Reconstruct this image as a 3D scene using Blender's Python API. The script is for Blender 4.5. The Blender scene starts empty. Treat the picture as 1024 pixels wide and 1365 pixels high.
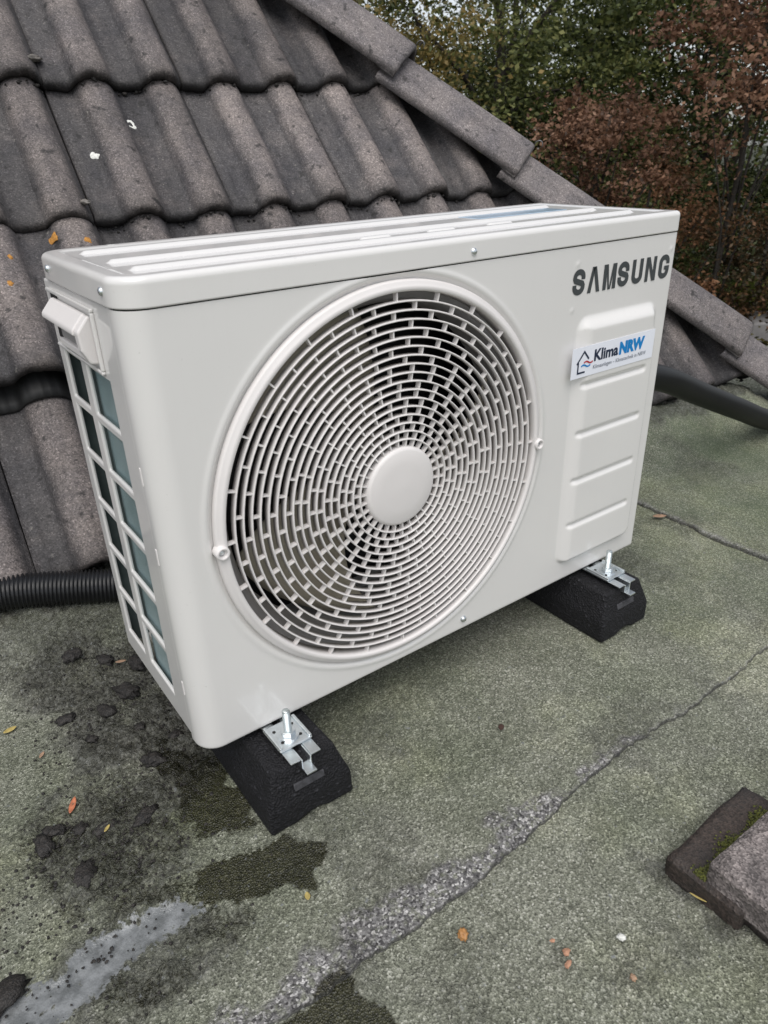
import bpy, bmesh, math, random
import numpy as np
from mathutils import Matrix, Vector
R = math.radians
random.seed(7)
rng = np.random.default_rng(11)
scene = bpy.context.scene
COL = scene.collection

# ------------------------------------------------------------------ camera
CAM = Vector((-0.1855, -0.6441, 0.6435))
FWD = Vector((0.51660, 0.72523, -0.45515))
RGT = Vector((0.80596, -0.59133, -0.02744))
UPV = Vector((0.28905, 0.35266, 0.88999))
cd = bpy.data.cameras.new('camera')
cam = bpy.data.objects.new('camera', cd)
COL.objects.link(cam)
cam.matrix_world = Matrix(((RGT.x, UPV.x, -FWD.x, CAM.x), (RGT.y, UPV.y, -FWD.y, CAM.y),
                           (RGT.z, UPV.z, -FWD.z, CAM.z), (0, 0, 0, 1)))
cd.sensor_fit = 'VERTICAL'
cd.sensor_height = 34.6
cd.sensor_width = 34.6
cd.lens = 958.9 / 1365.0 * 34.6
cd.clip_start = 0.02
cd.clip_end = 2000
cd.dof.use_dof = True
cd.dof.focus_distance = 1.02
cd.dof.aperture_fstop = 12.0
scene.camera = cam

# ------------------------------------------------------------------ sky, sun, exposure
SUN_EL, SUN_AZ = R(62), R(216)          # high behind the camera, veiled by cloud
world = bpy.data.worlds.new('World')
scene.world = world
world.use_nodes = True
wt = world.node_tree
wt.nodes.clear()
sky = wt.nodes.new('ShaderNodeTexSky')
sky.sky_type = 'NISHITA'
sky.sun_disc = False
sky.sun_elevation = SUN_EL
sky.sun_rotation = SUN_AZ
sky.dust_density = 1.6
sky.air_density = 1.0
hsv = wt.nodes.new('ShaderNodeHueSaturation')
hsv.inputs['Saturation'].default_value = 0.30
bgn = wt.nodes.new('ShaderNodeBackground')
bgn.inputs['Strength'].default_value = 0.125
wo = wt.nodes.new('ShaderNodeOutputWorld')
wt.links.new(sky.outputs[0], hsv.inputs['Color'])
wt.links.new(hsv.outputs[0], bgn.inputs['Color'])
wt.links.new(bgn.outputs[0], wo.inputs['Surface'])
sl = bpy.data.lights.new('sun', 'SUN')
sl.energy = 1.5
sl.angle = R(50)
sl.color = (1.0, 0.965, 0.92)
sun = bpy.data.objects.new('sun', sl)
COL.objects.link(sun)
sdir = Vector((math.sin(SUN_AZ) * math.cos(SUN_EL), math.cos(SUN_AZ) * math.cos(SUN_EL), math.sin(SUN_EL)))
sun.rotation_euler = sdir.to_track_quat('Z', 'Y').to_euler()
sun.location = (-2, -4, 6)
vs = scene.view_settings
vs.view_transform = 'Standard'
vs.look = 'None'
vs.gamma = 1
vs.exposure = 0.42
vs.use_curve_mapping = False
scene.render.film_transparent = False

# ------------------------------------------------------------------ numpy noise
def vnoise(x, y, seed=0):
    xi = np.floor(x).astype(np.int64); yi = np.floor(y).astype(np.int64)
    fx = x - xi; fy = y - yi
    fx = fx * fx * (3 - 2 * fx); fy = fy * fy * (3 - 2 * fy)
    def h(a, b):
        n = (a * 374761393 + b * 668265263 + seed * 982451653) & 0x7fffffff
        n = ((n ^ (n >> 13)) * 1274126177) & 0x7fffffff
        n = (n ^ (n >> 16)) & 0xffff
        return n / 65535.0
    return (h(xi, yi) * (1 - fx) + h(xi + 1, yi) * fx) * (1 - fy) + (h(xi, yi + 1) * (1 - fx) + h(xi + 1, yi + 1) * fx) * fy
def fbm(x, y, s, octv=4, seed=0):
    a = 0.5; t = 0; tot = 0
    for o in range(octv):
        t = t + a * vnoise(x * s + 17.3 * o, y * s - 9.1 * o, seed + o); tot += a
        a *= 0.5; s *= 2.03
    return t / tot
def sstep(a, b, x):
    t = np.clip((x - a) / (b - a), 0, 1)
    return t * t * (3 - 2 * t)

# ------------------------------------------------------------------ helpers
def place(o, parent):
    COL.objects.link(o)
    if parent is not None:
        o.parent = parent
        o.matrix_parent_inverse = parent_inv(parent)
    return o
def parent_inv(p):
    m = Matrix.Identity(4)
    chain = []
    while p is not None:
        chain.append(p); p = p.parent
    for q in reversed(chain):
        m = m @ q.matrix_parent_inverse @ q.matrix_basis
    return m.inverted()
def empty(name, loc=(0, 0, 0), label=None, cat=None, group=None):
    o = bpy.data.objects.new(name, None)
    o.empty_display_size = 0.05
    o.location = loc
    COL.objects.link(o)
    if label: tag(o, label, cat, group)
    return o
def tag(o, label=None, cat=None, group=None, kind=None):
    if label: o['label'] = label
    if cat: o['category'] = cat
    if group: o['group'] = group
    if kind: o['kind'] = kind
    return o
def mesh(name, V, F, mat=None, parent=None, smooth=False, attrs=None, bevel=None, subsurf=0):
    me = bpy.data.meshes.new(name)
    V = np.asarray(V, dtype=np.float32).reshape(-1, 3)
    me.from_pydata(V.tolist(), [], [list(f) for f in F] if not isinstance(F, np.ndarray) else F.tolist())
    me.update()
    if smooth: me.shade_smooth()
    if mat: me.materials.append(mat)
    if attrs:
        for k, a in attrs.items():
            at = me.attributes.new(k, 'FLOAT', 'POINT')
            at.data.foreach_set('value', np.asarray(a, dtype=np.float32))
    o = bpy.data.objects.new(name, me)
    place(o, parent)
    if bevel:
        m = o.modifiers.new('bevel', 'BEVEL'); m.width = bevel; m.segments = 2; m.limit_method = 'ANGLE'; m.angle_limit = R(35)
        m.harden_normals = False
    return o
class MB:
    def __init__(self): self.V = []; self.F = []
    def add(self, V, F):
        b = len(self.V); self.V += [tuple(v) for v in V]; self.F += [tuple(i + b for i in f) for f in F]; return self
    def box(self, x0, x1, y0, y1, z0, z1):
        return self.add([(x0, y0, z0), (x1, y0, z0), (x1, y1, z0), (x0, y1, z0), (x0, y0, z1), (x1, y0, z1), (x1, y1, z1), (x0, y1, z1)],
                        [(0, 3, 2, 1), (4, 5, 6, 7), (0, 1, 5, 4), (1, 2, 6, 5), (2, 3, 7, 6), (3, 0, 4, 7)])
    def prism(self, poly, ax, a, b):
        # poly of 2D points extruded along axis ax from a to b
        n = len(poly)
        def P(p, t):
            if ax == 0: return (t, p[0], p[1])
            if ax == 1: return (p[0], t, p[1])
            return (p[0], p[1], t)
        V = [P(p, a) for p in poly] + [P(p, b) for p in poly]
        F = [tuple(range(n))[::-1], tuple(range(n, 2 * n))] + [(i, (i + 1) % n, n + (i + 1) % n, n + i) for i in range(n)]
        return self.add(V, F)
    def tube(self, pts, rad, n=10, cap=True):
        pts = [Vector(p) for p in pts]
        if not hasattr(rad, '__len__'): rad = [rad] * len(pts)
        V = []; F = []
        up = Vector((0, 0, 1))
        t0 = (pts[1] - pts[0]).normalized()
        if abs(t0.dot(up)) > .95: up = Vector((1, 0, 0))
        a = t0.cross(up).normalized()
        for i, p in enumerate(pts):
            t = ((pts[min(i + 1, len(pts) - 1)]) - pts[max(i - 1, 0)]).normalized()
            a = (a - t * a.dot(t)).normalized(); b = t.cross(a)
            for k in range(n):
                w = 2 * math.pi * k / n
                V.append(p + (a * math.cos(w) + b * math.sin(w)) * rad[i])
        for i in range(len(pts) - 1):
            for k in range(n):
                F.append((i * n + k, i * n + (k + 1) % n, (i + 1) * n + (k + 1) % n, (i + 1) * n + k))
        if cap:
            F.append(tuple(range(n))[::-1]); F.append(tuple(range((len(pts) - 1) * n, len(pts) * n)))
        return self.add(V, F)
    def lathe(self, prof, c, n=96, axis='y', closed=False):
        # prof: (radius, axial)
        V = []; F = []
        m = len(prof)
        for k in range(n):
            w = 2 * math.pi * k / n; cw, sw = math.cos(w), math.sin(w)
            for r, h in prof:
                if axis == 'y': V.append((c[0] + r * cw, c[1] + h, c[2] + r * sw))
                else: V.append((c[0] + r * cw, c[1] + r * sw, c[2] + h))
        for k in range(n):
            k2 = (k + 1) % n
            for i in range(m if closed else m - 1):
                j = (i + 1) % m
                f = (k * m + i, k * m + j, k2 * m + j, k2 * m + i)
                F.append(f if axis == 'z' else f[::-1])
        return self.add(V, F)
    def disc(self, r, c, n=48, axis='y', flip=False):
        V = []
        for k in range(n):
            w = 2 * math.pi * k / n
            V.append((c[0] + r * math.cos(w), c[1], c[2] + r * math.sin(w)) if axis == 'y' else (c[0] + r * math.cos(w), c[1] + r * math.sin(w), c[2]))
        return self.add(V, [tuple(range(n)) if not flip else tuple(range(n))[::-1]])
    def build(self, name, mat, parent=None, smooth=False, bevel=None, **k):
        o = mesh(name, self.V, self.F, mat, parent, smooth, bevel=bevel, **k)
        return o

# ------------------------------------------------------------------ materials
class NT:
    def __init__(self, name):
        self.m = bpy.data.materials.new(name); self.m.use_nodes = True
        self.t = self.m.node_tree; self.t.nodes.clear()
        self.out = self.n('ShaderNodeOutputMaterial')
        self.p = self.n('ShaderNodeBsdfPrincipled')
        self.t.links.new(self.p.outputs[0], self.out.inputs['Surface'])
    def n(self, typ, **kw):
        nd = self.t.nodes.new(typ)
        for k, v in kw.items(): setattr(nd, k, v)
        return nd
    def l(self, a, b): self.t.links.new(a, b)
    def set(self, node, inp, v):
        if hasattr(v, 'is_output') or isinstance(v, bpy.types.NodeSocket): self.l(v, node.inputs[inp])
        else: node.inputs[inp].default_value = v
    def bsdf(self, **kw):
        for k, v in kw.items():
            k = k.replace('_', ' ')
            if isinstance(v, tuple) and len(v) == 3: v = (*v, 1)
            self.set(self.p, k, v)
        return self
    def coord(self, kind='Object', scale=None, loc=None):
        tc = self.n('ShaderNodeTexCoord'); o = tc.outputs[kind]
        if scale is not None or loc is not None:
            mp = self.n('ShaderNodeMapping'); self.l(o, mp.inputs[0])
            if scale is not None: mp.inputs['Scale'].default_value = scale
            if loc is not None: self.set(mp, 'Location', loc)
            o = mp.outputs[0]
        return o
    def noise(self, vec, scale, detail=4, rough=.55, out='Fac'):
        nd = self.n('ShaderNodeTexNoise'); self.l(vec, nd.inputs['Vector'])
        nd.inputs['Scale'].default_value = scale; nd.inputs['Detail'].default_value = detail; nd.inputs['Roughness'].default_value = rough
        return nd.outputs[out]
    def voro(self, vec, scale, out='Color', feature='F1', rand=1.0):
        nd = self.n('ShaderNodeTexVoronoi', feature=feature); self.l(vec, nd.inputs['Vector'])
        nd.inputs['Scale'].default_value = scale; nd.inputs['Randomness'].default_value = rand
        return nd.outputs[out]
    def ramp(self, fac, stops, interp='LINEAR'):
        nd = self.n('ShaderNodeValToRGB'); cr = nd.color_ramp; cr.interpolation = interp
        while len(cr.elements) < len(stops): cr.elements.new(.5)
        for e, (p, c) in zip(cr.elements, stops):
            e.position = p; e.color = (*c, 1) if hasattr(c, '__len__') else (c, c, c, 1)
        self.l(fac, nd.inputs[0]); return nd.outputs[0]
    def mix(self, fac, a, b, blend='MIX'):
        nd = self.n('ShaderNodeMix', data_type='RGBA', blend_type=blend)
        for i, v in ((0, fac), (6, a), (7, b)):
            if isinstance(v, bpy.types.NodeSocket): self.l(v, nd.inputs[i])
            else: nd.inputs[i].default_value = (*v, 1) if hasattr(v, '__len__') else v
        return nd.outputs[2]
    def math(self, op, a, b=0, clamp=False):
        nd = self.n('ShaderNodeMath', operation=op); nd.use_clamp = clamp
        for i, v in ((0, a), (1, b)):
            if isinstance(v, bpy.types.NodeSocket): self.l(v, nd.inputs[i])
            else: nd.inputs[i].default_value = v
        return nd.outputs[0]
    def mapr(self, v, a, b, c=0, d=1):
        nd = self.n('ShaderNodeMapRange'); self.l(v, nd.inputs[0])
        for i, x in enumerate((a, b, c, d)): nd.inputs[i + 1].default_value = x
        return nd.outputs[0]
    def attr(self, name):
        return self.n('ShaderNodeAttribute', attribute_name=name).outputs['Fac']
    def orand(self):
        return self.n('ShaderNodeObjectInfo').outputs['Random']
    def bump(self, h, strength=.3, dist=.001, prev=None):
        nd = self.n('ShaderNodeBump'); nd.inputs['Strength'].default_value = strength; nd.inputs['Distance'].default_value = dist
        self.l(h, nd.inputs['Height'])
        if prev is not None: self.l(prev, nd.inputs['Normal'])
        return nd.outputs[0]
    def sep(self, vec):
        nd = self.n('ShaderNodeSeparateXYZ'); self.l(vec, nd.inputs[0]); return nd.outputs
def simple(name, col, rough=.5, metal=0, spec=.5, bumpscale=None, bumpstr=.15, bumpdist=.0006, var=.12, varscale=18):
    t = NT(name); v = t.coord()
    nz = t.noise(v, varscale, 4)
    c = t.mix(t.mapr(nz, .3, .7), tuple(x * (1 - var) for x in col), tuple(min(1, x * (1 + var)) for x in col))
    t.bsdf(Base_Color=c, Roughness=rough, Metallic=metal)
    t.p.inputs['Specular IOR Level'].default_value = spec
    if bumpscale: t.bsdf(Normal=t.bump(t.noise(v, bumpscale, 3), bumpstr, bumpdist))
    return t.m

def mk_paint(name, col, rough=.22, coat=.25):
    t = NT(name); v = t.coord()
    big = t.noise(v, 5, 3); fine = t.noise(v, 900, 2)
    c = t.mix(t.mapr(big, .3, .7), tuple(x * .975 for x in col), col)
    # faint dust specks
    sp = t.mapr(t.noise(v, 260, 2), .72, .78)
    c = t.mix(t.math('MULTIPLY', sp, .25), c, (.35, .33, .30))
    dn = t.noise(t.coord('Object', scale=(26, 26, 2.2)), 3.0, 5, .65)
    c = t.mix(t.mapr(dn, .55, .8, 0, .05), c, (.50, .48, .44))
    t.bsdf(Base_Color=c, Roughness=t.mapr(big, .3, .7, rough * .85, rough * 1.25))
    t.p.inputs['Coat Weight'].default_value = coat
    t.p.inputs['Coat Roughness'].default_value = .045
    t.bsdf(Normal=t.bump(fine, .04, .0003))
    return t.m
M = {}
M['paint'] = mk_paint('white_enamel', (.75, .735, .715), .36, .8)
M['plastic'] = simple('white_plastic', (.74, .71, .695), .38, spec=.45, bumpscale=1500, bumpstr=.05, var=.02)
M['shroud'] = simple('grey_shroud', (.30, .29, .285), .5, var=.05)
M['inner'] = simple('dark_interior', (.012, .012, .012), .7)  # near-black colour stands in for the shade inside the casing
M['guard'] = simple('dark_rear_guard', (.10, .125, .122), .6, var=.3, varscale=14)
M['fan'] = simple('fan_plastic', (.36, .325, .255), .45, var=.06)
M['zinc'] = simple('zinc_plated_steel', (.72, .76, .78), .32, metal=1.0, var=.12, varscale=60, bumpscale=400, bumpstr=.08)
M['zincthread'] = None
M['logo'] = simple('logo_grey', (.055, .062, .066), .35, var=.02)
M['stk'] = simple('sticker_paper', (.83, .85, .92), .18, var=.01)
M['navy'] = simple('print_navy', (.012, .022, .055), .3, var=.01)
M['blue'] = simple('print_blue', (.0, .22, .58), .3, var=.01)
M['red'] = simple('print_red', (.45, .02, .03), .3, var=.01)
M['greytxt'] = simple('print_grey', (.22, .24, .28), .3, var=.01)
M['clear'] = simple('pale_blue_film', (.42, .56, .70), .12, var=.1, varscale=40)

def mk_thread():
    t = NT('threaded_zinc'); v = t.coord()
    w = t.n('ShaderNodeTexWave', bands_direction='Z'); t.l(v, w.inputs[0]); w.inputs['Scale'].default_value = 260
    t.bsdf(Base_Color=(.70, .76, .77), Metallic=1.0, Roughness=.3, Normal=t.bump(w.outputs['Fac'], .6, .0008))
    return t.m
M['thread'] = mk_thread()
def mk_coil():
    t = NT('coil_fins'); v = t.coord()
    w = t.n('ShaderNodeTexWave', bands_direction='Y'); t.l(v, w.inputs[0]); w.inputs['Scale'].default_value = 190; w.inputs['Distortion'].default_value = .6
    nz = t.noise(v, 9, 3)
    c = t.mix(t.mapr(nz, .3, .7), (.25, .36, .375), (.44, .57, .59))
    c = t.mix(t.math('MULTIPLY', w.outputs['Fac'], .45), c, (.03, .05, .055))
    t.bsdf(Base_Color=c, Metallic=.35, Roughness=.38, Normal=t.bump(w.outputs['Fac'], .5, .001))
    return t.m
M['coil'] = mk_coil()
def mk_rubber():
    t = NT('rubber_granulate'); v = t.coord()
    vc = t.voro(v, 330); s = t.n('ShaderNodeSeparateColor'); t.l(vc, s.inputs[0])
    c = t.ramp(s.outputs[0], [(0, (.006, .006, .0075)), (.85, (.011, .011, .013)), (.985, (.018, .018, .022)), (1, (.05, .05, .056))])
    b = t.bump(t.voro(v, 330, 'Distance'), .9, .0024)
    b = t.bump(t.noise(v, 120, 4), .7, .003, b)
    t.bsdf(Base_Color=c, Roughness=.72, Normal=b); t.p.inputs['Specular IOR Level'].default_value = .35
    return t.m
M['rubber'] = mk_rubber()
M['dusty'] = simple('dusty_rubber', (.045, .045, .05), .8, var=.5, varscale=160, bumpscale=300, bumpstr=.3)
M['hose'] = simple('black_corrugated_plastic', (.010, .0105, .012), .36, var=.2, spec=.4)
M['pipe'] = simple('black_foam_insulation', (.006, .0063, .0075), .42, var=.15, spec=.22, bumpscale=300, bumpstr=.12)

def mk_felt(name):
    t = NT(name); v = t.coord()
    # mineral granules
    s = t.n('ShaderNodeSeparateColor'); t.l(t.voro(v, 470), s.inputs[0])
    s2 = t.n('ShaderNodeSeparateColor'); t.l(t.voro(v, 820), s2.inputs[0])
    gran = t.ramp(s.outputs[0], [(0, (.055, .057, .045)), (.22, (.115, .119, .093)), (.5, (.20, .206, .163)), (.75, (.30, .306, .248)), (.92, (.49, .49, .42)), (1, (.72, .71, .64))])
    gran2 = t.ramp(s2.outputs[1], [(0, (.065, .068, .052)), (.5, (.18, .185, .143)), (1, (.43, .435, .36))])
    c = t.mix(.42, gran, gran2)
    # broad weathering
    big = t.noise(v, 4.0, 6, .65)
    c = t.mix(t.mapr(big, .35, .68), c, t.mix(1.0, c, (.70, .75, .66), 'MULTIPLY'))
    md = t.noise(v, 17, 5, .65)
    c = t.mix(t.mapr(md, .35, .70, 0, .7), c, t.mix(1.0, c, (.62, .62, .60), 'MULTIPLY'))
    # broad pale patches
    pl = t.mapr(t.noise(v, 5.0, 6, .65), .50, .70, 0, .6)
    c = t.mix(pl, c, t.mix(1.0, c, (1.6, 1.58, 1.36), 'MULTIPLY'))
    # moss bloom
    c = t.mix(t.math('MULTIPLY', t.attr('moss'), .6), c, t.mix(.6, c, (.085, .125, .06)))
    # worn seam: exposed aggregate
    s3 = t.n('ShaderNodeSeparateColor'); t.l(t.voro(v, 380), s3.inputs[0])
    agg = t.ramp(s3.outputs[0], [(0, (.04, .038, .039)), (.35, (.125, .121, .12)), (.75, (.235, .229, .226)), (1, (.60, .585, .57))])
    c = t.mix(t.math('MULTIPLY', t.attr('worn'), t.mapr(t.noise(v, 110, 5, .7), .36, .50, .05, 1.0)), c, agg)
    # grime, silt and wetness
    s4 = t.n('ShaderNodeSeparateColor'); t.l(t.voro(v, 180), s4.inputs[0])
    grime = t.mix(.55, t.mix(1.0, c, (.55, .54, .52), 'MULTIPLY'), t.ramp(s4.outputs[2], [(0, (.012, .011, .011)), (.5, (.05, .05, .05)), (1, (.15, .15, .145))]))
    c = t.mix(t.attr('dirt'), c, grime)
    wet = t.mapr(t.math('ADD', t.attr('wet'), t.mapr(t.noise(v, 230, 3, .6), .25, .75, -.28, .28)), .28, .62)
    c = t.mix(wet, c, t.mix(1.0, c, (.185, .18, .125), 'MULTIPLY'))
    edge = t.attr('edge')
    c = t.mix(edge, c, (.02, .02, .02))
    silt = t.mapr(t.math('ADD', t.attr('silt'), t.mapr(t.noise(v, 130, 4, .65), .25, .75, -.62, .62)), .34, .60)
    sc = t.mix(t.mapr(t.noise(v, 60, 5, .65), .38, .62), (.12, .127, .128), (.235, .245, .25))
    c = t.mix(silt, c, sc)
    rough = t.mix(wet, (.82, .82, .82), (.27, .27, .27))
    rough = t.mix(silt, rough, (.16, .16, .16))
    b = t.bump(t.voro(v, 470, 'Distance'), .9, .0017)
    b = t.bump(t.noise(v, 90, 4), .6, .003, b)
    flat = t.n('ShaderNodeNewGeometry').outputs['Normal']
    nm = t.n('ShaderNodeMix', data_type='VECTOR'); t.l(t.math('MULTIPLY', silt, .75), nm.inputs[0]); t.l(b, nm.inputs[4]); t.l(flat, nm.inputs[5])
    t.bsdf(Base_Color=c, Roughness=rough, Normal=nm.outputs[1]); t.p.inputs['Specular IOR Level'].default_value = .35
    return t.m
M['felt'] = mk_felt('green_mineral_felt')

def mk_tile(name, crest, pan, lipdark=True):
    t = NT(name)
    inf = t.n('ShaderNodeObjectInfo')
    cmb = t.n('ShaderNodeCombineXYZ')
    for i, k in enumerate((31.0, 57.0, 13.0)): t.l(t.math('MULTIPLY', inf.outputs['Random'], k), cmb.inputs[i])
    v = t.coord('Object', loc=cmb.outputs[0])
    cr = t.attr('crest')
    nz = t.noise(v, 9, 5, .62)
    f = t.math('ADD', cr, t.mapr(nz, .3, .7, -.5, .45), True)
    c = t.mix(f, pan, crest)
    c = t.mix(t.mapr(t.noise(v, 7, 6, .7), .42, .62, 0, .9), c, t.mix(1.0, c, (.62, .64, .69), 'MULTIPLY'))
    # sand grains
    s = t.n('ShaderNodeSeparateColor'); t.l(t.voro(v, 420), s.inputs[0])
    c = t.mix(.8, c, t.ramp(s.outputs[0], [(0, .45), (.5, .95), (.86, 1.25), (.96, 1.7), (1, 2.3)]), 'MULTIPLY')
    # dark soot blots
    bl = t.mapr(t.noise(v, 44, 3, .55), .61, .70, 0, .8)
    c = t.mix(bl, c, (.02, .019, .019))
    # pale lichen
    li = t.mapr(t.noise(v, 85, 4, .6), .665, .72, 0, .6)
    c = t.mix(li, c, (.30, .28, .25))
    # algae along the lower edge
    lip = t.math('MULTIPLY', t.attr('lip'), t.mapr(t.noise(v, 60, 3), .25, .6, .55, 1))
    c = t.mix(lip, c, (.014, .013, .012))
    v2 = t.mapr(inf.outputs['Random'], 0, 1, .74, 1.16)
    st = t.mapr(t.noise(t.coord('Object', scale=(9, 1.1, 9), loc=cmb.outputs[0]), 5, 5, .7), .50, .70, 0, .55)
    c = t.mix(st, c, t.mix(1.0, c, (.50, .49, .50), 'MULTIPLY'))
    hs = t.n('ShaderNodeHueSaturation'); t.l(c, hs.inputs['Color']); t.l(v2, hs.inputs['Value'])
    b = t.bump(t.voro(v, 420, 'Distance'), .45, .0014)
    b = t.bump(t.noise(v, 70, 4), .45, .003, b)
    t.bsdf(Base_Color=hs.outputs[0], Roughness=.66, Normal=b); t.p.inputs['Specular IOR Level'].default_value = .4
    return t.m
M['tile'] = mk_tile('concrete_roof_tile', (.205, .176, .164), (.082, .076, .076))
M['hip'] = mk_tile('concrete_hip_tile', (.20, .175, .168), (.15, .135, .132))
M['underlay'] = simple('black_underlay', (.012, .012, .013), .8)
def mk_stone(name, a, b2, sc=300, soot=.5):
    t = NT(name); v = t.coord()
    s = t.n('ShaderNodeSeparateColor'); t.l(t.voro(v, sc), s.inputs[0])
    c = t.mix(s.outputs[0], a, b2)
    c = t.mix(t.mapr(t.noise(v, 14, 5, .6), .42, .62, 0, soot), c, (.03, .028, .027))
    b = t.bump(t.voro(v, sc, 'Distance'), .6, .0018); b = t.bump(t.noise(v, 60, 4), .6, .004, b)
    t.bsdf(Base_Color=c, Roughness=.7, Normal=b); return t.m
M['paver'] = mk_stone('concrete_paver', (.11, .092, .088), (.46, .40, .38), 420, .6)
M['brick'] = mk_stone('dark_clinker', (.020, .015, .012), (.062, .045, .037), 380, .5)
M['clump'] = mk_stone('wet_soil', (.007, .0065, .006), (.036, .031, .027), 420, .4)
M['mossm'] = mk_stone('moss_green', (.035, .042, .008), (.14, .15, .02), 600, .15)
M['white'] = simple('bird_lime', (.70, .70, .66), .8, var=.25, varscale=200)
M['orange'] = simple('orange_lichen', (.42, .20, .045), .9, var=.35, varscale=300)
M['snail'] = simple('grey_snail', (.16, .145, .13), .5, var=.4, varscale=220)
M['leafo'] = simple('orange_leaf', (.50, .17, .085), .6, var=.3, varscale=150)
M['leafy'] = simple('yellow_leaf', (.42, .33, .11), .6, var=.3, varscale=150)
M['leafp'] = simple('tan_leaf', (.36, .23, .15), .6, var=.3, varscale=150)
M['nut'] = simple('nut_shell', (.42, .21, .075), .45, var=.4, varscale=160)
M['shard'] = simple('terracotta_bit', (.46, .25, .16), .8, var=.25, varscale=200)
M['dark'] = simple('dark_bit', (.05, .025, .018), .8, var=.3, varscale=200)
M['wire'] = simple('clip_metal', (.25, .25, .25), .4, metal=1.0)
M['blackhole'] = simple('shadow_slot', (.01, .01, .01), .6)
M['soil'] = simple('garden_soil', (.035, .038, .02), .95, var=.5, varscale=1.2)
M['wallm'] = simple('render_wall', (.5, .48, .44), .9)
M['path'] = simple('grey_path', (.24, .23, .225), .9, var=.15, varscale=8)
def mk_leaf(name, cols, trans=.35):
    t = NT(name)
    c = t.ramp(t.attr('tint'), [(i / (len(cols) - 1), c) for i, c in enumerate(cols)])
    t.bsdf(Base_Color=c, Roughness=.5); t.p.inputs['Specular IOR Level'].default_value = .3
    tr = t.n('ShaderNodeBsdfTranslucent'); t.l(c, tr.inputs[0])
    mx = t.n('ShaderNodeMixShader'); mx.inputs[0].default_value = trans
    t.l(t.p.outputs[0], mx.inputs[1]); t.l(tr.outputs[0], mx.inputs[2]); t.l(mx.outputs[0], t.out.inputs['Surface'])
    return t.m
M['lf_green'] = mk_leaf('leaf_dark_green', [(.022, .030, .010), (.055, .072, .022), (.115, .135, .042), (.24, .24, .085)])
M['lf_olive'] = mk_leaf('leaf_olive', [(.038, .038, .012), (.10, .092, .028), (.19, .155, .05), (.32, .23, .08)])
M['lf_red'] = mk_leaf('leaf_copper', [(.050, .028, .017), (.125, .066, .040), (.235, .125, .076), (.38, .225, .145)])
M['lf_brown'] = mk_leaf('leaf_russet', [(.040, .032, .014), (.10, .062, .028), (.20, .10, .052), (.32, .165, .085)])
M['lf_lime'] = mk_leaf('leaf_bright', [(.06, .09, .02), (.12, .16, .03), (.2, .24, .05), (.26, .28, .07)])
M['bark'] = simple('bark', (.028, .023, .018), .95, var=.4, varscale=9, bumpscale=30, bumpstr=.6, bumpdist=.02)

# ------------------------------------------------------------------ layout constants
GZ = -0.095                                  # flat roof level
W, D, HS, HT = 0.811, 0.270, 0.5205, 0.548   # air conditioner body
RO = Vector((.217, .947, .544)); PH, TH = R(-3.65), R(48.28)
GA = .347                                    # tile gauge
RD = Vector((math.cos(PH), math.sin(PH), 0))
RU = Vector((-math.sin(PH) * math.cos(TH), math.cos(PH) * math.cos(TH), math.sin(TH)))
RN = RD.cross(RU)
def eave_y(x):
    return .486 - .0638 * (x - .188)
def ground_z(x, y):
    ye = eave_y(x)
    return GZ + .080 * sstep(-.19, .04, y - ye) * (1 - sstep(1.82, 1.98, x)) + .004 * (fbm(x, y, 2.1, 3, 5) - .5)

# ------------------------------------------------------------------ flat roof and its felt sheets
fr = MB()
nx, ny = 60, 60
xs = np.linspace(-4.0, 2.9, nx); ys = np.linspace(-4.0, .75, ny)
X, Y = np.meshgrid(xs, ys)
Z = ground_z(X, Y) - .010
V = np.stack([X, Y, Z], -1).reshape(-1, 3)
F = [(j * nx + i, j * nx + i + 1, (j + 1) * nx + i + 1, (j + 1) * nx + i) for j in range(ny - 1) for i in range(nx - 1)]
zz = np.zeros(nx * ny)
flat = mesh('flat_roof', V, F, M['felt'], None, True, {'wet': zz, 'dirt': zz, 'moss': zz, 'worn': zz, 'silt': zz, 'edge': zz})
tag(flat, kind='structure')
hw = MB().box(-3.98, 2.88, -3.98, .72, -3.2, -.16); o = hw.build('house_wall', M['wallm'], flat)

def blob(x, y, cx, cy, rx, ry, ang=0, k=.5, soft=.25, seed=0, sc=22):
    ca, sa = math.cos(ang), math.sin(ang)
    u = (x - cx) * ca + (y - cy) * sa; v = -(x - cx) * sa + (y - cy) * ca
    d = np.sqrt((u / rx) ** 2 + (v / ry) ** 2) + (fbm(x, y, sc, 4, seed) - .5) * 2 * k
    return 1 - sstep(1 - soft, 1 + soft * .3, d)
def edge_front(x):      # the lapped edge of the main felt sheet
    base = -.2475 - .017 * (1 - sstep(.24, .40, x)) * sstep(-.1, .0, x) - .004 * (1 - sstep(-.1, .0, x))
    return base + (fbm(x, x * 0, 16, 4, 3) - .5) * .016 + (fbm(x, x * 0, 90, 3, 4) - .5) * .007
def edge_right(y):
    return 1.108 + .02 * sstep(.08, .25, y) + (fbm(y, y * 0, 9, 4, 8) - .5) * .03 + (fbm(y, y * 0, 60, 3, 9) - .5) * .008
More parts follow.
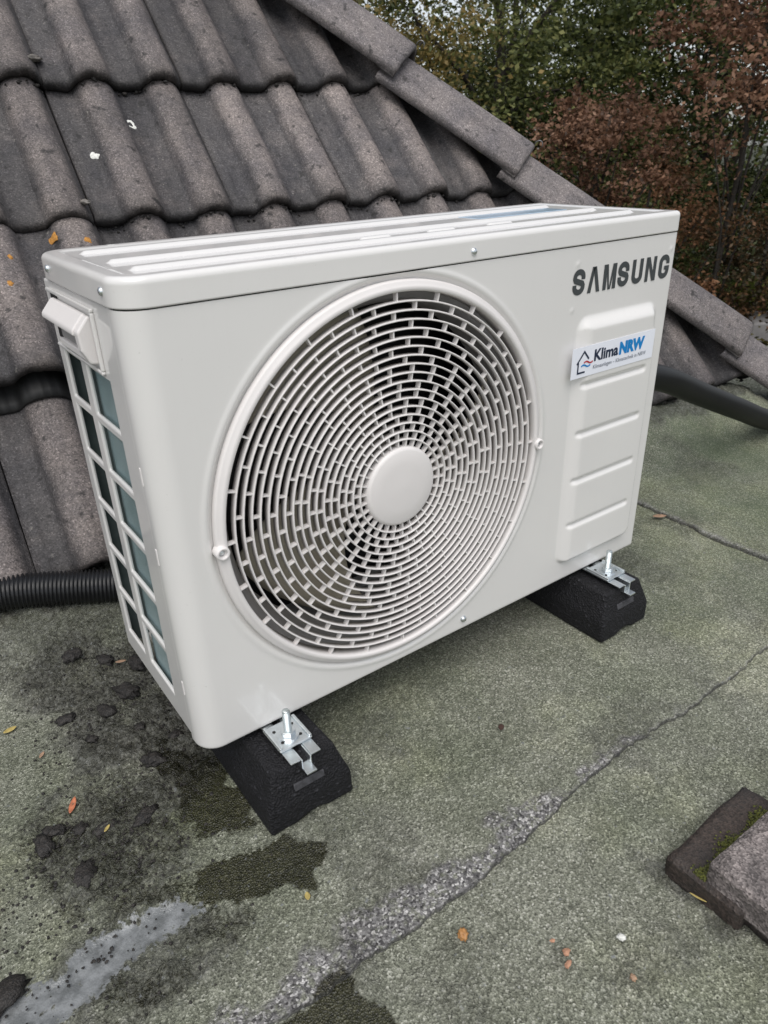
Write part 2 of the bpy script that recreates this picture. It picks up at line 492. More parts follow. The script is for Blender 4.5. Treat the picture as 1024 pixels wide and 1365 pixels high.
STAINS = {
 'wet1': [(-0.052, -0.063), (-0.02, -0.072), (0.014, -0.08), (0.051, -0.086), (0.079, -0.101), (0.088, -0.123), (0.07, -0.141), (0.055, -0.146), (0.046, -0.164), (0.031, -0.147), (0.006, -0.134), (-0.017, -0.133), (-0.034, -0.129), (-0.047, -0.11), (-0.068, -0.1), (-0.066, -0.075)],
 'wet2': [(-0.016, 0.172), (0.014, 0.122), (0.039, 0.077), (0.041, -0.018), (0.041, -0.051), (0.018, -0.054), (-0.008, -0.046), (-0.028, -0.025), (-0.03, 0.015), (-0.021, 0.067), (-0.025, 0.118)],
 'wet3': [(-0.054, -0.268), (-0.03, -0.26), (0.004, -0.261), (0.023, -0.253), (0.027, -0.267), (0.016, -0.277), (0.028, -0.304), (0.03, -0.332)],
 'damp': [(-0.183, 0.139), (-0.117, 0.126), (-0.062, 0.114), (-0.024, 0.054), (-0.03, -0.013), (-0.049, -0.069), (-0.042, -0.119), (-0.023, -0.145), (-0.04, -0.169), (-0.072, -0.183), (-0.114, -0.187), (-0.16, -0.188), (-0.286, -0.093), (-0.282, -0.069), (-0.25, -0.08), (-0.206, -0.077), (-0.169, -0.066), (-0.204, -0.007), (-0.207, 0.071)],
 'dirt': [(-0.19, 0.427), (-0.087, 0.437), (-0.045, 0.462), (0.065, 0.407), (0.099, 0.303), (0.072, 0.151), (0.045, 0.08), (-0.024, 0.054), (-0.035, 0.004), (-0.056, -0.057), (-0.102, -0.051), (-0.149, -0.038), (-0.198, 0.022), (-0.212, 0.075), (-0.181, 0.13), (-0.122, 0.144), (-0.115, 0.24), (-0.126, 0.324)],
 'silt': [(-0.286, -0.095), (-0.248, -0.086), (-0.209, -0.088), (-0.173, -0.08), (-0.133, -0.079), (-0.092, -0.081), (-0.068, -0.092), (-0.064, -0.111), (-0.095, -0.121), (-0.131, -0.118), (-0.158, -0.119), (-0.19, -0.123), (-0.216, -0.128), (-0.235, -0.134)],
}
def inside(X, Y, P):
    # signed distance to a polygon, positive inside
    P = np.array(P); n = len(P); d = np.full(X.shape, 1e9); ins = np.zeros(X.shape, bool)
    for k in range(n):
        ax, ay = P[k]; bx, by = P[(k + 1) % n]
        ex, ey = bx - ax, by - ay
        t = np.clip(((X - ax) * ex + (Y - ay) * ey) / (ex * ex + ey * ey + 1e-12), 0, 1)
        d = np.minimum(d, np.hypot(X - ax - ex * t, Y - ay - ey * t))
        c = ((ay > Y) != (by > Y)) & (X < (bx - ax) * (Y - ay) / (by - ay + 1e-12) + ax)
        ins ^= c
    return np.where(ins, d, -d)
def stain(X, Y, key, soft, amp, sc, seed):
    return sstep(-soft, soft, inside(X, Y, STAINS[key]) + (fbm(X, Y, sc, 5, seed) - .5) * 2 * amp)
def masks(X, Y):
    wet = stain(X, Y, 'wet1', .006, .016, 38, 21)
    wet = np.maximum(wet, stain(X, Y, 'wet2', .010, .020, 30, 22))
    wet = np.maximum(wet, stain(X, Y, 'wet3', .006, .016, 38, 23))
    damp = stain(X, Y, 'damp', .022, .035, 26, 24)
    wet = np.maximum(wet, .50 * damp * sstep(.25, .55, fbm(X, Y, 24, 4, 25)))
    wet = np.maximum(wet, .40 * stain(X, Y, 'dirt', .03, .05, 18, 26))
    # drying halo
    wet = np.maximum(wet, .42 * stain(X, Y, 'wet1', .02, .03, 30, 27) )
    dirt = .95 * stain(X, Y, 'dirt', .025, .06, 20, 31) * sstep(.22, .50, fbm(X, Y, 22, 4, 30) + .06)
    dirt = np.maximum(dirt, .75 * damp * sstep(.3, .6, fbm(X, Y, 30, 4, 33) + .05))
    dirt = np.maximum(dirt, .7 * blob(X, Y, -.06, .50, .6, .10, R(-4), .7, .5, 34, 12))
    dirt = np.maximum(dirt, .85 * blob(X, Y, .46, -.452, .16, .035, R(0), .5, .4, 35, 16))
    dirt = np.maximum(dirt, .8 * blob(X, Y, .37, -.40, .02, .06, R(0), .6, .5, 36, 20))
    ye = eave_y(X)
    dirt = np.maximum(dirt, .9 * sstep(-.05, .0, Y - ye + (fbm(X, Y, 18, 4, 37) - .5) * .10))
    # scattered faint grime elsewhere
    dirt = np.maximum(dirt, .40 * sstep(.60, .74, fbm(X, Y, 9, 5, 38)))
    moss = sstep(.45, .75, fbm(X, Y, 4, 4, 41)) * sstep(.5, 1.5, X) + .9 * sstep(.9, 1.4, X) * sstep(.0, .3, Y) * fbm(X, Y, 8, 3, 42)
    silt = stain(X, Y, 'silt', .014, .020, 34, 51)
    return wet, dirt, np.clip(moss, 0, 1), silt
def sheet(name, X, Y, z0, worn, skirts, label=None):
    # X,Y arrays (rows, cols); skirts: set of sides that show a cut edge
    ny, nx = X.shape
    wet, dirt, moss, silt = masks(X, Y)
    if name != 'roofing_sheet' or z0 != 0: silt = silt * (1 if z0 == 0 else 0)
    rdg = 1 - np.abs(fbm(X, Y, 70, 3, 61) - .5) * 2
    lump = dirt * (rdg - .72) * .019 + dirt * np.clip(fbm(X, Y, 26, 3, 62) - .56, 0, 1) * .035
    lump = np.where(silt > .02, lump * (1 - silt) - .0012 * silt, lump)
    # little stones standing out of the silt
    pk = np.clip(fbm(X, Y, 95, 2, 63) - .765, 0, 1) * .03 * (silt > .3)
    Z = ground_z(X, Y) + z0 + .0022 * (fbm(X, Y, 3.1, 3, 67) - .5) + .0035 * worn * (fbm(X, Y, 90, 3, 65)) + np.clip(lump, -.002, .02) + pk + (fbm(X, Y, 7, 3, 64) - .5) * .003
    silt = np.where(pk > .0012, 0, silt); dirt = np.where(pk > .0012, 1, dirt)
    V = [np.stack([X, Y, Z], -1).reshape(-1, 3)]
    A = {'wet': [wet.ravel()], 'dirt': [dirt.ravel()], 'moss': [moss.ravel()], 'worn': [worn.ravel()], 'silt': [silt.ravel()], 'edge': [np.zeros(nx * ny)]}
    idx = np.arange(nx * ny).reshape(ny, nx)
    F = [np.stack([idx[:-1, :-1], idx[:-1, 1:], idx[1:, 1:], idx[1:, :-1]], -1).reshape(-1, 4)]
    base = nx * ny
    for s in skirts:
        e = {'front': idx[0, :], 'left': idx[::-1, 0]}[s]
        pts = V[0][e].copy(); pts[:, 2] -= .012
        V.append(pts)
        n = len(e); nid = base + np.arange(n); base += n
        F.append(np.stack([nid[:-1], nid[1:], e[1:], e[:-1]], -1))
        for k in A: A[k].append(np.ones(n) if k == 'edge' else np.zeros(n))
        A['edge'][0][e] = .2 + .6 * fbm(V[0][e, 0], V[0][e, 1], 40, 3, 66)
    V = np.concatenate(V); F = np.concatenate(F)
    o = mesh(name, V, F, M['felt'], flat, True, {k: np.concatenate(a) for k, a in A.items()})
    if label: o['label'] = label
    return o
# main sheet under the unit
xs = np.arange(-.75, 1.16, .004); vv = np.linspace(0, 1, 240)
Xm = np.tile(xs, (len(vv), 1)); e = edge_front(xs)
Ym = e[None, :] + vv[:, None] ** 1.15 * (.68 - e[None, :])
ytop = -.226 - .016 * sstep(.15, .5, Xm) - .006 * (1 - sstep(-.1, .05, Xm))
worn = (1 - sstep(-.008, .010, Ym - ytop + (fbm(Xm, Ym, 34, 5, 71) - .5) * .07)) * (1 - sstep(.50, .66, Xm))
worn = worn * sstep(.18, .42, fbm(Xm, Ym, 45, 3, 73) + .22)
worn = np.maximum(worn, .5 * (1 - sstep(.0, .006, Ym - e[None, :])))
sheet('roofing_sheet', Xm, Ym, 0, worn, ['front'], 'green mineral felt sheet under the unit with a worn ragged lap edge')
# front sheet, lapped below
xs = np.arange(-.85, 1.25, .005); ys = np.arange(-1.15, -.235, .005)
X, Y = np.meshgrid(xs, ys)
wornf = (1 - sstep(-.09, -.04, X)) * sstep(-.30, -.262, Y + (fbm(X, Y, 20, 4, 72) - .5) * .05) * 0.9
wornf = wornf * sstep(-.2, -.12, X)
sheet('roofing_sheet', X, Y, -.0045, wornf, [], None)
# right sheet lapping over the main one
ys = np.arange(-1.1, .66, .007); uu = np.linspace(0, 1, 190)
er = edge_right(ys)
X = er[:, None] + uu[None, :] * (2.75 - er[:, None]); Y = np.tile(ys[:, None], (1, len(uu)))
wornr = .75 * (1 - sstep(.004, .022, X - er[:, None] + (fbm(X, Y, 30, 4, 74) - .5) * .03))
sheet('roofing_sheet', X, Y, .0045, wornr, ['left'], None)

# garden below and beyond
g = 260
mesh('garden_ground', [(-g, -g, -3.2), (g, -g, -3.2), (g, g, -3.2), (-g, g, -3.2)], [(0, 1, 2, 3)], M['soil'])['kind'] = 'structure'

# ------------------------------------------------------------------ tiled roof
roof = empty('pitched_roof', (.8, .5, -.02), 'steep pitched roof of weathered grey brown concrete tiles behind the unit', 'roof')
HR = .034
def prof(x):
    h = np.zeros_like(x)
    for c in (-.15, 0.0):
        d = np.abs(x - c) / .043
        h = np.maximum(h, HR * np.sqrt(np.clip(1 - d * d, 0, 1)))
        h = np.maximum(h, np.where(d < 1.25, HR * .16 * np.clip((1.25 - d) / .25, 0, 1) ** 2, 0))
    return h + .004 * np.exp(-((x + .25) / .012) ** 2)
def tile_mesh(seed):
    xs = np.array(sorted(set(np.round(np.concatenate([np.linspace(-.25, .049, 14), np.linspace(-.196, -.104, 17), np.linspace(-.046, .046, 17)]), 4))))
    keep = [xs[0]]
    for x in xs[1:]:
        if x - keep[-1] > .003: keep.append(x)
    xs = np.array(keep); h = prof(xs)
    n = len(xs)
    rows = []   # (v, dz, lip)
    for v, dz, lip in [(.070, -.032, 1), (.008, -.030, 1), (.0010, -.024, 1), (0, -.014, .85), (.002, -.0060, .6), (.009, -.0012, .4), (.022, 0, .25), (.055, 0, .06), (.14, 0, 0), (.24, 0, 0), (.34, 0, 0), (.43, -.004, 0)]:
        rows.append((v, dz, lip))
    V = []; crest = []; lipa = []
    for k, (v, dz, lip) in enumerate(rows):
        ns = (fbm(xs * 1.0 + seed * 3.1, np.full(n, v), 14, 3, seed) - .5)
        hh = h * (1.0 if k > 1 else .92)
        rough = (fbm(xs + seed * 5.7, np.full(n, v * 3), 60, 3, seed + 9) - .5)
        vv = v + (rough * .007 if k in (2, 3, 4) else 0) + ns * .006 * (k < 6)
        z = hh - HR - .030 * v / GA + dz + ns * .004 + (rough * .003 if k < 5 else 0)
        V.append(np.stack([xs, vv * np.ones(n), z], -1))
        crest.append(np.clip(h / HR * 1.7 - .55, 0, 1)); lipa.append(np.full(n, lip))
    V = np.concatenate(V)
    F = [(k * n + i, k * n + i + 1, (k + 1) * n + i + 1, (k + 1) * n + i) for k in range(len(rows) - 1) for i in range(n - 1)]
    # side skirts
    m = len(rows); b = len(V)
    ex = []
    for col in (0, n - 1):
        for k in range(4, m):
            p = V[k * n + col].copy(); p[2] -= .018; ex.append(p)
    V = np.concatenate([V, np.array(ex)])
    q = m - 4
    for ci, col in enumerate((0, n - 1)):
        for k in range(4, m - 1):
            a = k * n + col; c2 = (k + 1) * n + col; d = b + ci * q + k - 4
            F.append((a, c2, d + 1, d) if ci == 0 else (c2, a, d, d + 1))
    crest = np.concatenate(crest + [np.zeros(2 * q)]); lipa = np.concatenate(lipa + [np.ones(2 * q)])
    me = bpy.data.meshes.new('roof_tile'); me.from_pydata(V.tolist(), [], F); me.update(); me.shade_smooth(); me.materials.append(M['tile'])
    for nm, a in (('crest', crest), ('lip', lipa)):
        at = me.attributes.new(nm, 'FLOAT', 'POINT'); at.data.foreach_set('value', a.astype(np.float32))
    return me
TM = [tile_mesh(s) for s in range(4)]
RM = Matrix(((RD.x, RU.x, RN.x, 0), (RD.y, RU.y, RN.y, 0), (RD.z, RU.z, RN.z, 0), (0, 0, 0, 1)))
def roof_pt(a, b, h=0): return RO + RD * a + RU * b + RN * h
HIPD = Vector((.605, -.796)); HIPP = Vector((.796, .605))       # along / across the hip, in roof coordinates
HIP0 = Vector((1.265, -.152))                                    # on the lower edge of the hip tiles
def hip_side(a, b): return (Vector((a, b)) - HIP0).dot(HIPP)
for j in range(-2, 4):
    for i in range(-12, 16, 2):
        a, b = i * .15, j * GA
        corners = [hip_side(a - .25, b), hip_side(a + .05, b), hip_side(a - .25, b + .43), hip_side(a + .05, b + .43)]
        if min(corners) > .06: continue
        me = random.choice(TM)
        mat = Matrix.Translation(roof_pt(a + random.uniform(-.002, .002), b + random.uniform(-.004, .004), random.uniform(-.0015, .002))) @ RM @ Matrix.Rotation(R(random.uniform(-.35, .35)), 4, 'Z')
        if i <= 0 and j == -1: mat = Matrix.Translation(RU * .014) @ mat @ Matrix.Translation((0, .42, 0)) @ Matrix.Rotation(-.098, 4, 'X') @ Matrix.Translation((0, -.42, 0))
        if max(corners) > .07:
            bm = bmesh.new(); bm.from_mesh(me)
            co = HIP0 + HIPP * .07 - Vector((a, b))
            bmesh.ops.bisect_plane(bm, geom=bm.verts[:] + bm.edges[:] + bm.faces[:], plane_co=(co.x, co.y, 0), plane_no=(HIPP.x, HIPP.y, 0), clear_outer=True)
            me = bpy.data.meshes.new('roof_tile'); bm.to_mesh(me); bm.free(); me.materials.append(M['tile']) if not me.materials else None
            if len(me.polygons) == 0: continue
        o = bpy.data.objects.new('roof_tile', me); o.matrix_basis = mat
        place(o, roof)
pts = []
r4 = np.random.default_rng(17)
for j in range(-2, 3):
    for k in range(330):
        a = r4.uniform(-1.6, 1.7); b = j * GA - r4.uniform(-.001, .010)
        if hip_side(a, b) > .0: continue
        xk = a - math.ceil((a - .05) / .30) * .30
        if r4.uniform() > .35 + .6 * (vnoise(np.array([a * 9]), np.array([j * 3.1]), 5)[0]): continue
        pts.append(roof_pt(a, b, float(prof(np.array([xk]))[0]) - HR - .030 + r4.uniform(-.001, .006)))
DEBRIS = pts
# black strip added to draw the dark band under the lifted left tile
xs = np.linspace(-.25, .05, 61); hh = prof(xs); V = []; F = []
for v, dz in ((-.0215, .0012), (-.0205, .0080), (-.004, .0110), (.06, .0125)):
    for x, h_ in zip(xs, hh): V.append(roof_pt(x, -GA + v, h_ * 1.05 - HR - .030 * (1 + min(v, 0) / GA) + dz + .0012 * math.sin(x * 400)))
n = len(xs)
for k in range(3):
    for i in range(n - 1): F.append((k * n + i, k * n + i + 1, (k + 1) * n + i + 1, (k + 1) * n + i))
mesh('profile_strip', V, F, M['blackhole'], roof, True)
# underlay of both slopes
def rp(v2, h): return roof_pt(v2[0], v2[1], h)
hA = HIP0 + HIPP * .105 - HIPD * 1.7; hB = HIP0 + HIPP * .105 + HIPD * .72
back = Vector((0.12, 1.0, 0)) * 2.2
un = [rp((-2.1, -.62), -.075), rp((hB.x - .1, -.62), -.075), rp(hB, -.075), rp(hA, -.075), rp((-2.1, hA.y), -.075), rp(hB, -.075) + back, rp(hA, -.075) + back]
o = mesh('roof_underlay', un, [(0, 1, 2, 3, 4), (2, 5, 6, 3)], M['underlay'], roof)
# hip tiles
def hip_mesh():
    # local: x across (this slope negative), y along (0 = lower end), z up from apex
    n = 17; L = .44
    V = []; lip = []
    prof2 = []
    for k in range(n):
        s = -1 + 2 * k / (n - 1)
        x = .104 * s
        z = -.052 * (math.sqrt(s * s + .05) - math.sqrt(.05)) / (math.sqrt(1.05) - math.sqrt(.05))
        prof2.append((x, z))
    rows = [(.05, -.020, .97, 1), (.004, -.020, .99, .9), (0, -.012, 1, .55), (.003, -.003, 1, .25), (.012, 0, 1, .1), (.1, 0, .995, 0), (.25, -.002, .98, 0), (L, -.006, .95, 0)]
    for v, dz, sc, lp in rows:
        for (x, z) in prof2:
            V.append((x * sc, v + .003 * (fbm(np.array([x * 1.]), np.array([v]), 30, 2, 3)[0] - .5) * 2, z * sc + dz - .03 * v / L)); lip.append(lp)
    m = len(rows)
    F = [(k * n + i, k * n + i + 1, (k + 1) * n + i + 1, (k + 1) * n + i) for k in range(m - 1) for i in range(n - 1)]
    b = len(V); 
    for col, dx in ((0, .016), (n - 1, -.016)):
        for k in range(2, m):
            p = V[k * n + col]; V.append((p[0] + dx * .4, p[1], p[2] - .018)); lip.append(.8)
    q = m - 2
    for ci, col in enumerate((0, n - 1)):
        for k in range(2, m - 1):
            a = k * n + col; c2 = (k + 1) * n + col; d = b + ci * q + k - 2
            F.append((a, c2, d + 1, d) if ci == 0 else (c2, a, d, d + 1))
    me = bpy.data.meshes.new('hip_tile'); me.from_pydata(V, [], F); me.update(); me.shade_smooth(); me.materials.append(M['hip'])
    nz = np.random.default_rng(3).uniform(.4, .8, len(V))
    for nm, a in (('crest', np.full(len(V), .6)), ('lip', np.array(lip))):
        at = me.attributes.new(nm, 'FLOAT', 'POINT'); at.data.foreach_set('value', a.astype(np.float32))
    return me
HM = hip_mesh()
hip_up = -(RD * HIPD.x + RU * HIPD.y)                  # up along the hip
hip_across = (RD * HIPP.x + RU * HIPP.y)               # away from this slope
tilt = math.atan2(.048, .104) - math.atan2(.052, .104)
# frame so that this slope's wing follows the wing line measured from apex to lower edge
zx = (RN * math.cos(R(22)) + hip_across * math.sin(R(22))).normalized()
xx = hip_up.cross(zx).normalized()
zx = xx.cross(hip_up).normalized()
for k, s in enumerate((-.75, -.35, .05, .45, .85, 1.25, 1.65)):
    base = HIP0 + HIPD * (s + .430 - .45) 
    # lower edge reference: s measured along the hip from the first visible tile end
    p2 = Vector((.892, .316)) + HIPD * (s - .05) + HIPP * .102
    P = roof_pt(p2.x, p2.y, .062 + random.uniform(-.003, .003))
    mt = Matrix(((xx.x, hip_up.x, zx.x, P.x), (xx.y, hip_up.y, zx.y, P.y), (xx.z, hip_up.z, zx.z, P.z), (0, 0, 0, 1)))
    o = bpy.data.objects.new('hip_tile', HM); o.matrix_basis = mt
    place(o, roof)
    if k in (2, 3):
        c = MB(); pts = []
        for w in range(10):
            an = w / 9 * math.pi * 1.15
            q = P + zx * (.002 + .012 * math.sin(an)) + hip_up * (.002 - .006 - .010 * math.cos(an)) + xx * .012
            pts.append(q)
        c.tube(pts, .0012, 6).build('hip_clip', M['wire'], o, True)

# ------------------------------------------------------------------ air conditioner
ac = empty('outdoor_air_conditioner', (W / 2, D / 2, 0), 'white outdoor air conditioner with a round fan grille on two black rubber feet', 'air conditioner')
FC = (.2975, 0, .268)          # fan centre
RB = .243                      # outer bezel radius
# --- front panel: embossed sheet wrapped round the left corner
cr = .028
sx = []      # (x, y, nx, ny)
for y in np.linspace(.034, cr, 4)[:-1]: sx.append((0, y, -1, 0))
for w in np.linspace(0, math.pi / 2, 12): sx.append((cr - cr * math.cos(w), cr - cr * math.sin(w), -math.cos(w), -math.sin(w)))
for x in np.arange(cr + .0022, W - .005, .0022): sx.append((x, 0, 0, -1))
for w in np.linspace(0, math.pi / 2, 5): sx.append((W - .005 + .005 * math.sin(w), .005 - .005 * math.cos(w), math.sin(w), -math.cos(w)))
sx.append((W, .02, 1, 0)); sx.append((W, .05, 1, 0))
sx = np.array(sx)
zs = np.concatenate([[0, .0006, .0014, .0026, .0044], np.arange(.0065, HS - .0012, .0022), [HS - .0012]])
Xp, Zp = np.meshgrid(sx[:, 0], zs)
Yp = np.tile(sx[:, 1], (len(zs), 1)); NX = np.tile(sx[:, 2], (len(zs), 1)); NY = np.tile(sx[:, 3], (len(zs), 1))
onf = (NY < -.999)
h = np.zeros_like(Xp)
def rrect(x, z, x0, x1, z0, z1, r):
    qx = np.abs(x - (x0 + x1) / 2) - (x1 - x0) / 2 + r; qz = np.abs(z - (z0 + z1) / 2) - (z1 - z0) / 2 + r
    return np.sqrt(np.maximum(qx, 0) ** 2 + np.maximum(qz, 0) ** 2) + np.minimum(np.maximum(qx, qz), 0) - r
# raised service cover: wide slope at the top
d = -rrect(Xp, Zp, .604, .783, .034, .428, .022)
topw = sstep(.36, .41, Zp)
wd = .009 + .011 * topw
hp = .0105 * np.minimum(sstep(0, 1, d / wd), sstep(-.06, 1, (Xp - .603) / .026))
h += hp * onf
for zc in (.331, .257, .181, .105):
    dg = rrect(Xp, Zp, .618, .760, zc - .0045, zc + .0045, .0045)
    h -= .0042 * np.exp(-np.clip(dg + .0035, 0, 1) ** 2 / (2 * .0021 ** 2)) * onf
rr = np.hypot(Xp - FC[0], Zp - FC[2])
h -= .0045 * (1 - sstep(.2455, .2505, rr)) * onf
h += .0012 * np.exp(-((rr - .2535) / .003) ** 2) * onf
for (px, pz) in ((.596, .497), (.798, .497), (.592, .438)):
    h += .0010 * np.exp(-((Xp - px) ** 2 + (Zp - pz) ** 2) / (2 * .0022 ** 2)) * onf
# bottom lip rolls under
zb = np.clip(1 - Zp / .0044, 0, 1); h -= .0044 * (1 - np.sqrt(np.clip(1 - zb ** 2, 0, 1)))
V = np.stack([Xp + NX * h, Yp + NY * h, Zp], -1).reshape(-1, 3)
ns = sx.shape[0]; nzr = len(zs); idx = np.arange(ns * nzr).reshape(nzr, ns)
Q = np.stack([idx[:-1, :-1], idx[:-1, 1:], idx[1:, 1:], idx[1:, :-1]], -1)
cxm = (Xp[:-1, :-1] + Xp[1:, 1:]) / 2; czm = (Zp[:-1, :-1] + Zp[1:, 1:]) / 2
keep = ~((np.hypot(cxm - FC[0], czm - FC[2]) < .238) & onf[:-1, :-1])
front = mesh('front_panel', V, Q[keep].reshape(-1, 4), M['paint'], ac, True)
for (px, pz) in ((.41, .0185),):
    MB().lathe([(0, -.0045), (.003, -.0042), (.0048, -.0022), (.0052, 0)], (px, 0, pz), 16).build('screw', M['zinc'], front, True)
# slots on the corner seam
for z in (.355, .262, .085):
    MB().box(-.0008, .003, .0285, .0325, z - .010, z + .010).build('latch_slot', M['plastic'], front, bevel=.001)

# --- top cover
def rrloop(x0, x1, y0, y1, r, n=8, rx=None):
    L = []
    q = r if rx is None else rx
    for cx, cy, a0, r in ((x1 - q, y0 + q, -math.pi / 2, q), (x1 - q, y1 - q, 0, q), (x0 + r, y1 - r, math.pi / 2, r), (x0 + r, y0 + r, math.pi, r)):
        for k in range(n + 1):
            a = a0 + math.pi / 2 * k / n; L.append((cx + r * math.cos(a), cy + r * math.sin(a)))
    return L
tc = MB(); V = []; F = []
lv = []
er = .0062
lv.append((.0035, HS)); lv.append((-.0005, HS)); lv.append((-.0016, HS + .001)); lv.append((-.0016, HS + .002)); lv.append((-.0016, HT - er - .001)); lv.append((-.0016, HT - er))
for w in np.linspace(0, math.pi / 2, 7)[1:]: lv.append((-.0016 + er * (1 - math.cos(w)), HT - er + er * math.sin(w)))
lv.append((er, HT)); lv.append((.0155, HT)); lv.append((.016, HT)); lv.append((.019, HT - .0012)); lv.append((.024, HT - .0014))
for ins, z in lv:
    for (x, y) in rrloop(ins, W - ins, ins, D - ins, max(.004, .030 - ins), 8, max(.002, .008 - ins)): V.append((x, y, z))
nl = len(rrloop(0, 1, 0, 1, .1))
for k in range(len(lv) - 1):
    for i in range(nl): F.append((k * nl + i, k * nl + (i + 1) % nl, (k + 1) * nl + (i + 1) % nl, (k + 1) * nl + i))
F.append(tuple((len(lv) - 1) * nl + i for i in range(nl)))
top = mesh('top_cover', V, F, M['paint'], ac, True)
# long pressed ribs
def rib(x0, x1, yc, hw, hgt):
    V = []; F = []; n = 0
    L = [(1.0, 0), (.72, .35), (.45, .85), (.2, 1.0)]
    for sc, hz in L:
        for (x, y) in rrloop(x0 + hw * (1 - sc), x1 - hw * (1 - sc), yc - hw * sc, yc + hw * sc, hw * sc * .98, 6): V.append((x, y, HT - .0016 + hgt * hz))
    m = len(V) // len(L)
    for k in range(len(L) - 1):
        for i in range(m): F.append((k * m + i, k * m + (i + 1) % m, (k + 1) * m + (i + 1) % m, (k + 1) * m + i))
    F.append(tuple((len(L) - 1) * m + i for i in range(m)))
    return mesh('pressed_rib', V, F, M['paint'], top, True)
rib(.030, W - .045, .212, .010, .0036)
rib(.030, W - .045, .118, .010, .0036)
rib(.030, W - .045, .052, .010, .0036)
for x in (.31, .41, .51): rib(x, x + .045, .083, .006, .0026)
st = MB().box(.56, .74, .150, .195, HT - .002, HT - .0008).build('clear_label', M['clear'], top)
for (px, pz, fx) in ((.41, .531, 1),):
    MB().lathe([(0, -.0046), (.0026, -.0042), (.0040, -.003), (.0044, -.0012)], (px, 0, pz), 16).build('screw', M['zinc'], top, True)
for y, z in ((.036, .534), (.224, .534)):
    s = MB()
    n = 14
    Vv = []
    for r, hx in ((0.0005, -.0044), (.0026, -.0041), (.0038, -.0030), (.0042, -.0012)):
        for k in range(n): Vv.append((hx, y + r * math.cos(2 * math.pi * k / n), z + r * math.sin(2 * math.pi * k / n)))
    Ff = [(k * n + i, k * n + (i + 1) % n, (k + 1) * n + (i + 1) % n, (k + 1) * n + i) for k in range(3) for i in range(n)]
    s.add(Vv, Ff); s.build('screw', M['zinc'], top, True)

# --- left side grille panel
yb = [.0362, .079, .160, .182, .247, D]
zb_ = [.008, .043]
for k in range(5): zb_ += [.1045 + k * .0680, .1145 + k * .0680]
zb_ += [.441, HS - .0012]
zb_ = sorted(zb_)
side = MB(); vid = {}
def sv(i, j, t):
    key = (i, j, t)
    if key not in vid:
        vid[key] = len(side.V); side.V.append(((.001 if t == 0 else .006), yb[i], zb_[j]))
    return vid[key]
nyc, nzc = len(yb) - 1, len(zb_) - 1
openc = {(i, j) for i in (1, 3) for j in range(nzc) if j % 2 == 1 and j < nzc - 0 and zb_[j] > .04 and zb_[j + 1] < .4415}
for i in range(nyc):
    for j in range(nzc):
        if (i, j) in openc:
            continue
        side.F.append((sv(i, j, 0), sv(i, j + 1, 0), sv(i + 1, j + 1, 0), sv(i + 1, j, 0)))
        side.F.append((sv(i, j, 1), sv(i + 1, j, 1), sv(i + 1, j + 1, 1), sv(i, j + 1, 1)))
        for (di, dj, a, b) in ((-1, 0, (i, j), (i, j + 1)), (1, 0, (i + 1, j + 1), (i + 1, j)), (0, -1, (i + 1, j), (i, j)), (0, 1, (i, j + 1), (i + 1, j + 1))):
            q = (i + di, j + dj)
            if q in openc or not (0 <= q[0] < nyc and 0 <= q[1] < nzc):
                side.F.append((sv(*a, 0), sv(*b, 0), sv(*b, 1), sv(*a, 1))[::-1])
sidep = side.build('side_panel', M['paint'], ac, bevel=.0022)
# dark slot beside the handle
MB().box(-.0004, .002, .222, .2455, .458, .507).build('handle_slot', M['blackhole'], sidep)
# framed recess edge round the handle
rim = MB()
rim.box(-.003, .001, .086, .254, .5075, .5115).box(-.003, .001, .086, .090, .450, .5074).box(-.003, .001, .086, .254, .4465, .4499)
rim.build('handle_frame', M['paint'], sidep, bevel=.0012)
hd = MB()
hd.prism([(0.0005, .503), (-.004, .503), (-.0165, .489), (-.0170, .484), (-.014, .4825), (0.0005, .4925)], 1, .112, .233)
hd.build('handle', M['plastic'], sidep, bevel=.0016)
ck = MB().prism([(0.0005, .5025), (-.0035, .5025), (-.0155, .4885), (-.0145, .470), (-.008, .456), (0.0005, .455)], 1, .098, .1118)
ck.build('handle_cheek', M['plastic'], sidep, bevel=.002)
MB().box(-.006, .0005, .1124, .220, .4545, .462).build('handle_sill', M['plastic'], sidep, bevel=.0012)
MB().box(-.0025, .0005, .1124, .221, .4625, .493).build('handle_pocket', M['shroud'], sidep, bevel=.0008)
# --- coil behind the openings, bent round the rear corner
cp = []
for y in np.linspace(.040, .166, 10): cp.append((.0095, y))
for w in np.linspace(0, math.pi, 10)[1:]: cp.append((.0095 + .019 * (1 - math.cos(w)), .166 + .030 * w / math.pi))
cp += [(.048, .20), (.048, .250), (.052, .262), (.56, .263)]
V = []; F = []
for (x, y) in cp: V += [(x, y, .015), (x, y, HS - .01)]
for i in range(len(cp) - 1): F.append((2 * i, 2 * i + 1, 2 * i + 3, 2 * i + 2))
mesh('coil', V, F, M['coil'], ac, True)
# --- base pan, right and rear panels, partition
bp = MB().box(.03, W - .006, .012, D - .002, .002, .014); bp.build('base_pan', M['paint'], ac, bevel=.002)
MB().box(.0065, .056, D - .0035, D, .008, HS - .002).build('rear_post', M['guard'], ac, bevel=.001)
MB().box(W - .002, W, .0505, D, .0, HS).build('right_panel', M['paint'], ac)
MB().box(.57, W - .0025, D - .002, D, .0145, HS).build('rear_panel', M['paint'], ac)
MB().box(.566, .569, .02, D - .003, .0145, HS - .002).build('partition', M['inner'], ac)
MB().box(.03, .565, .2, .2015, .0145, HS - .002).build('inner_shadow_plate', M['inner'], ac)  # added plate; its black colour gives the shade behind the fan
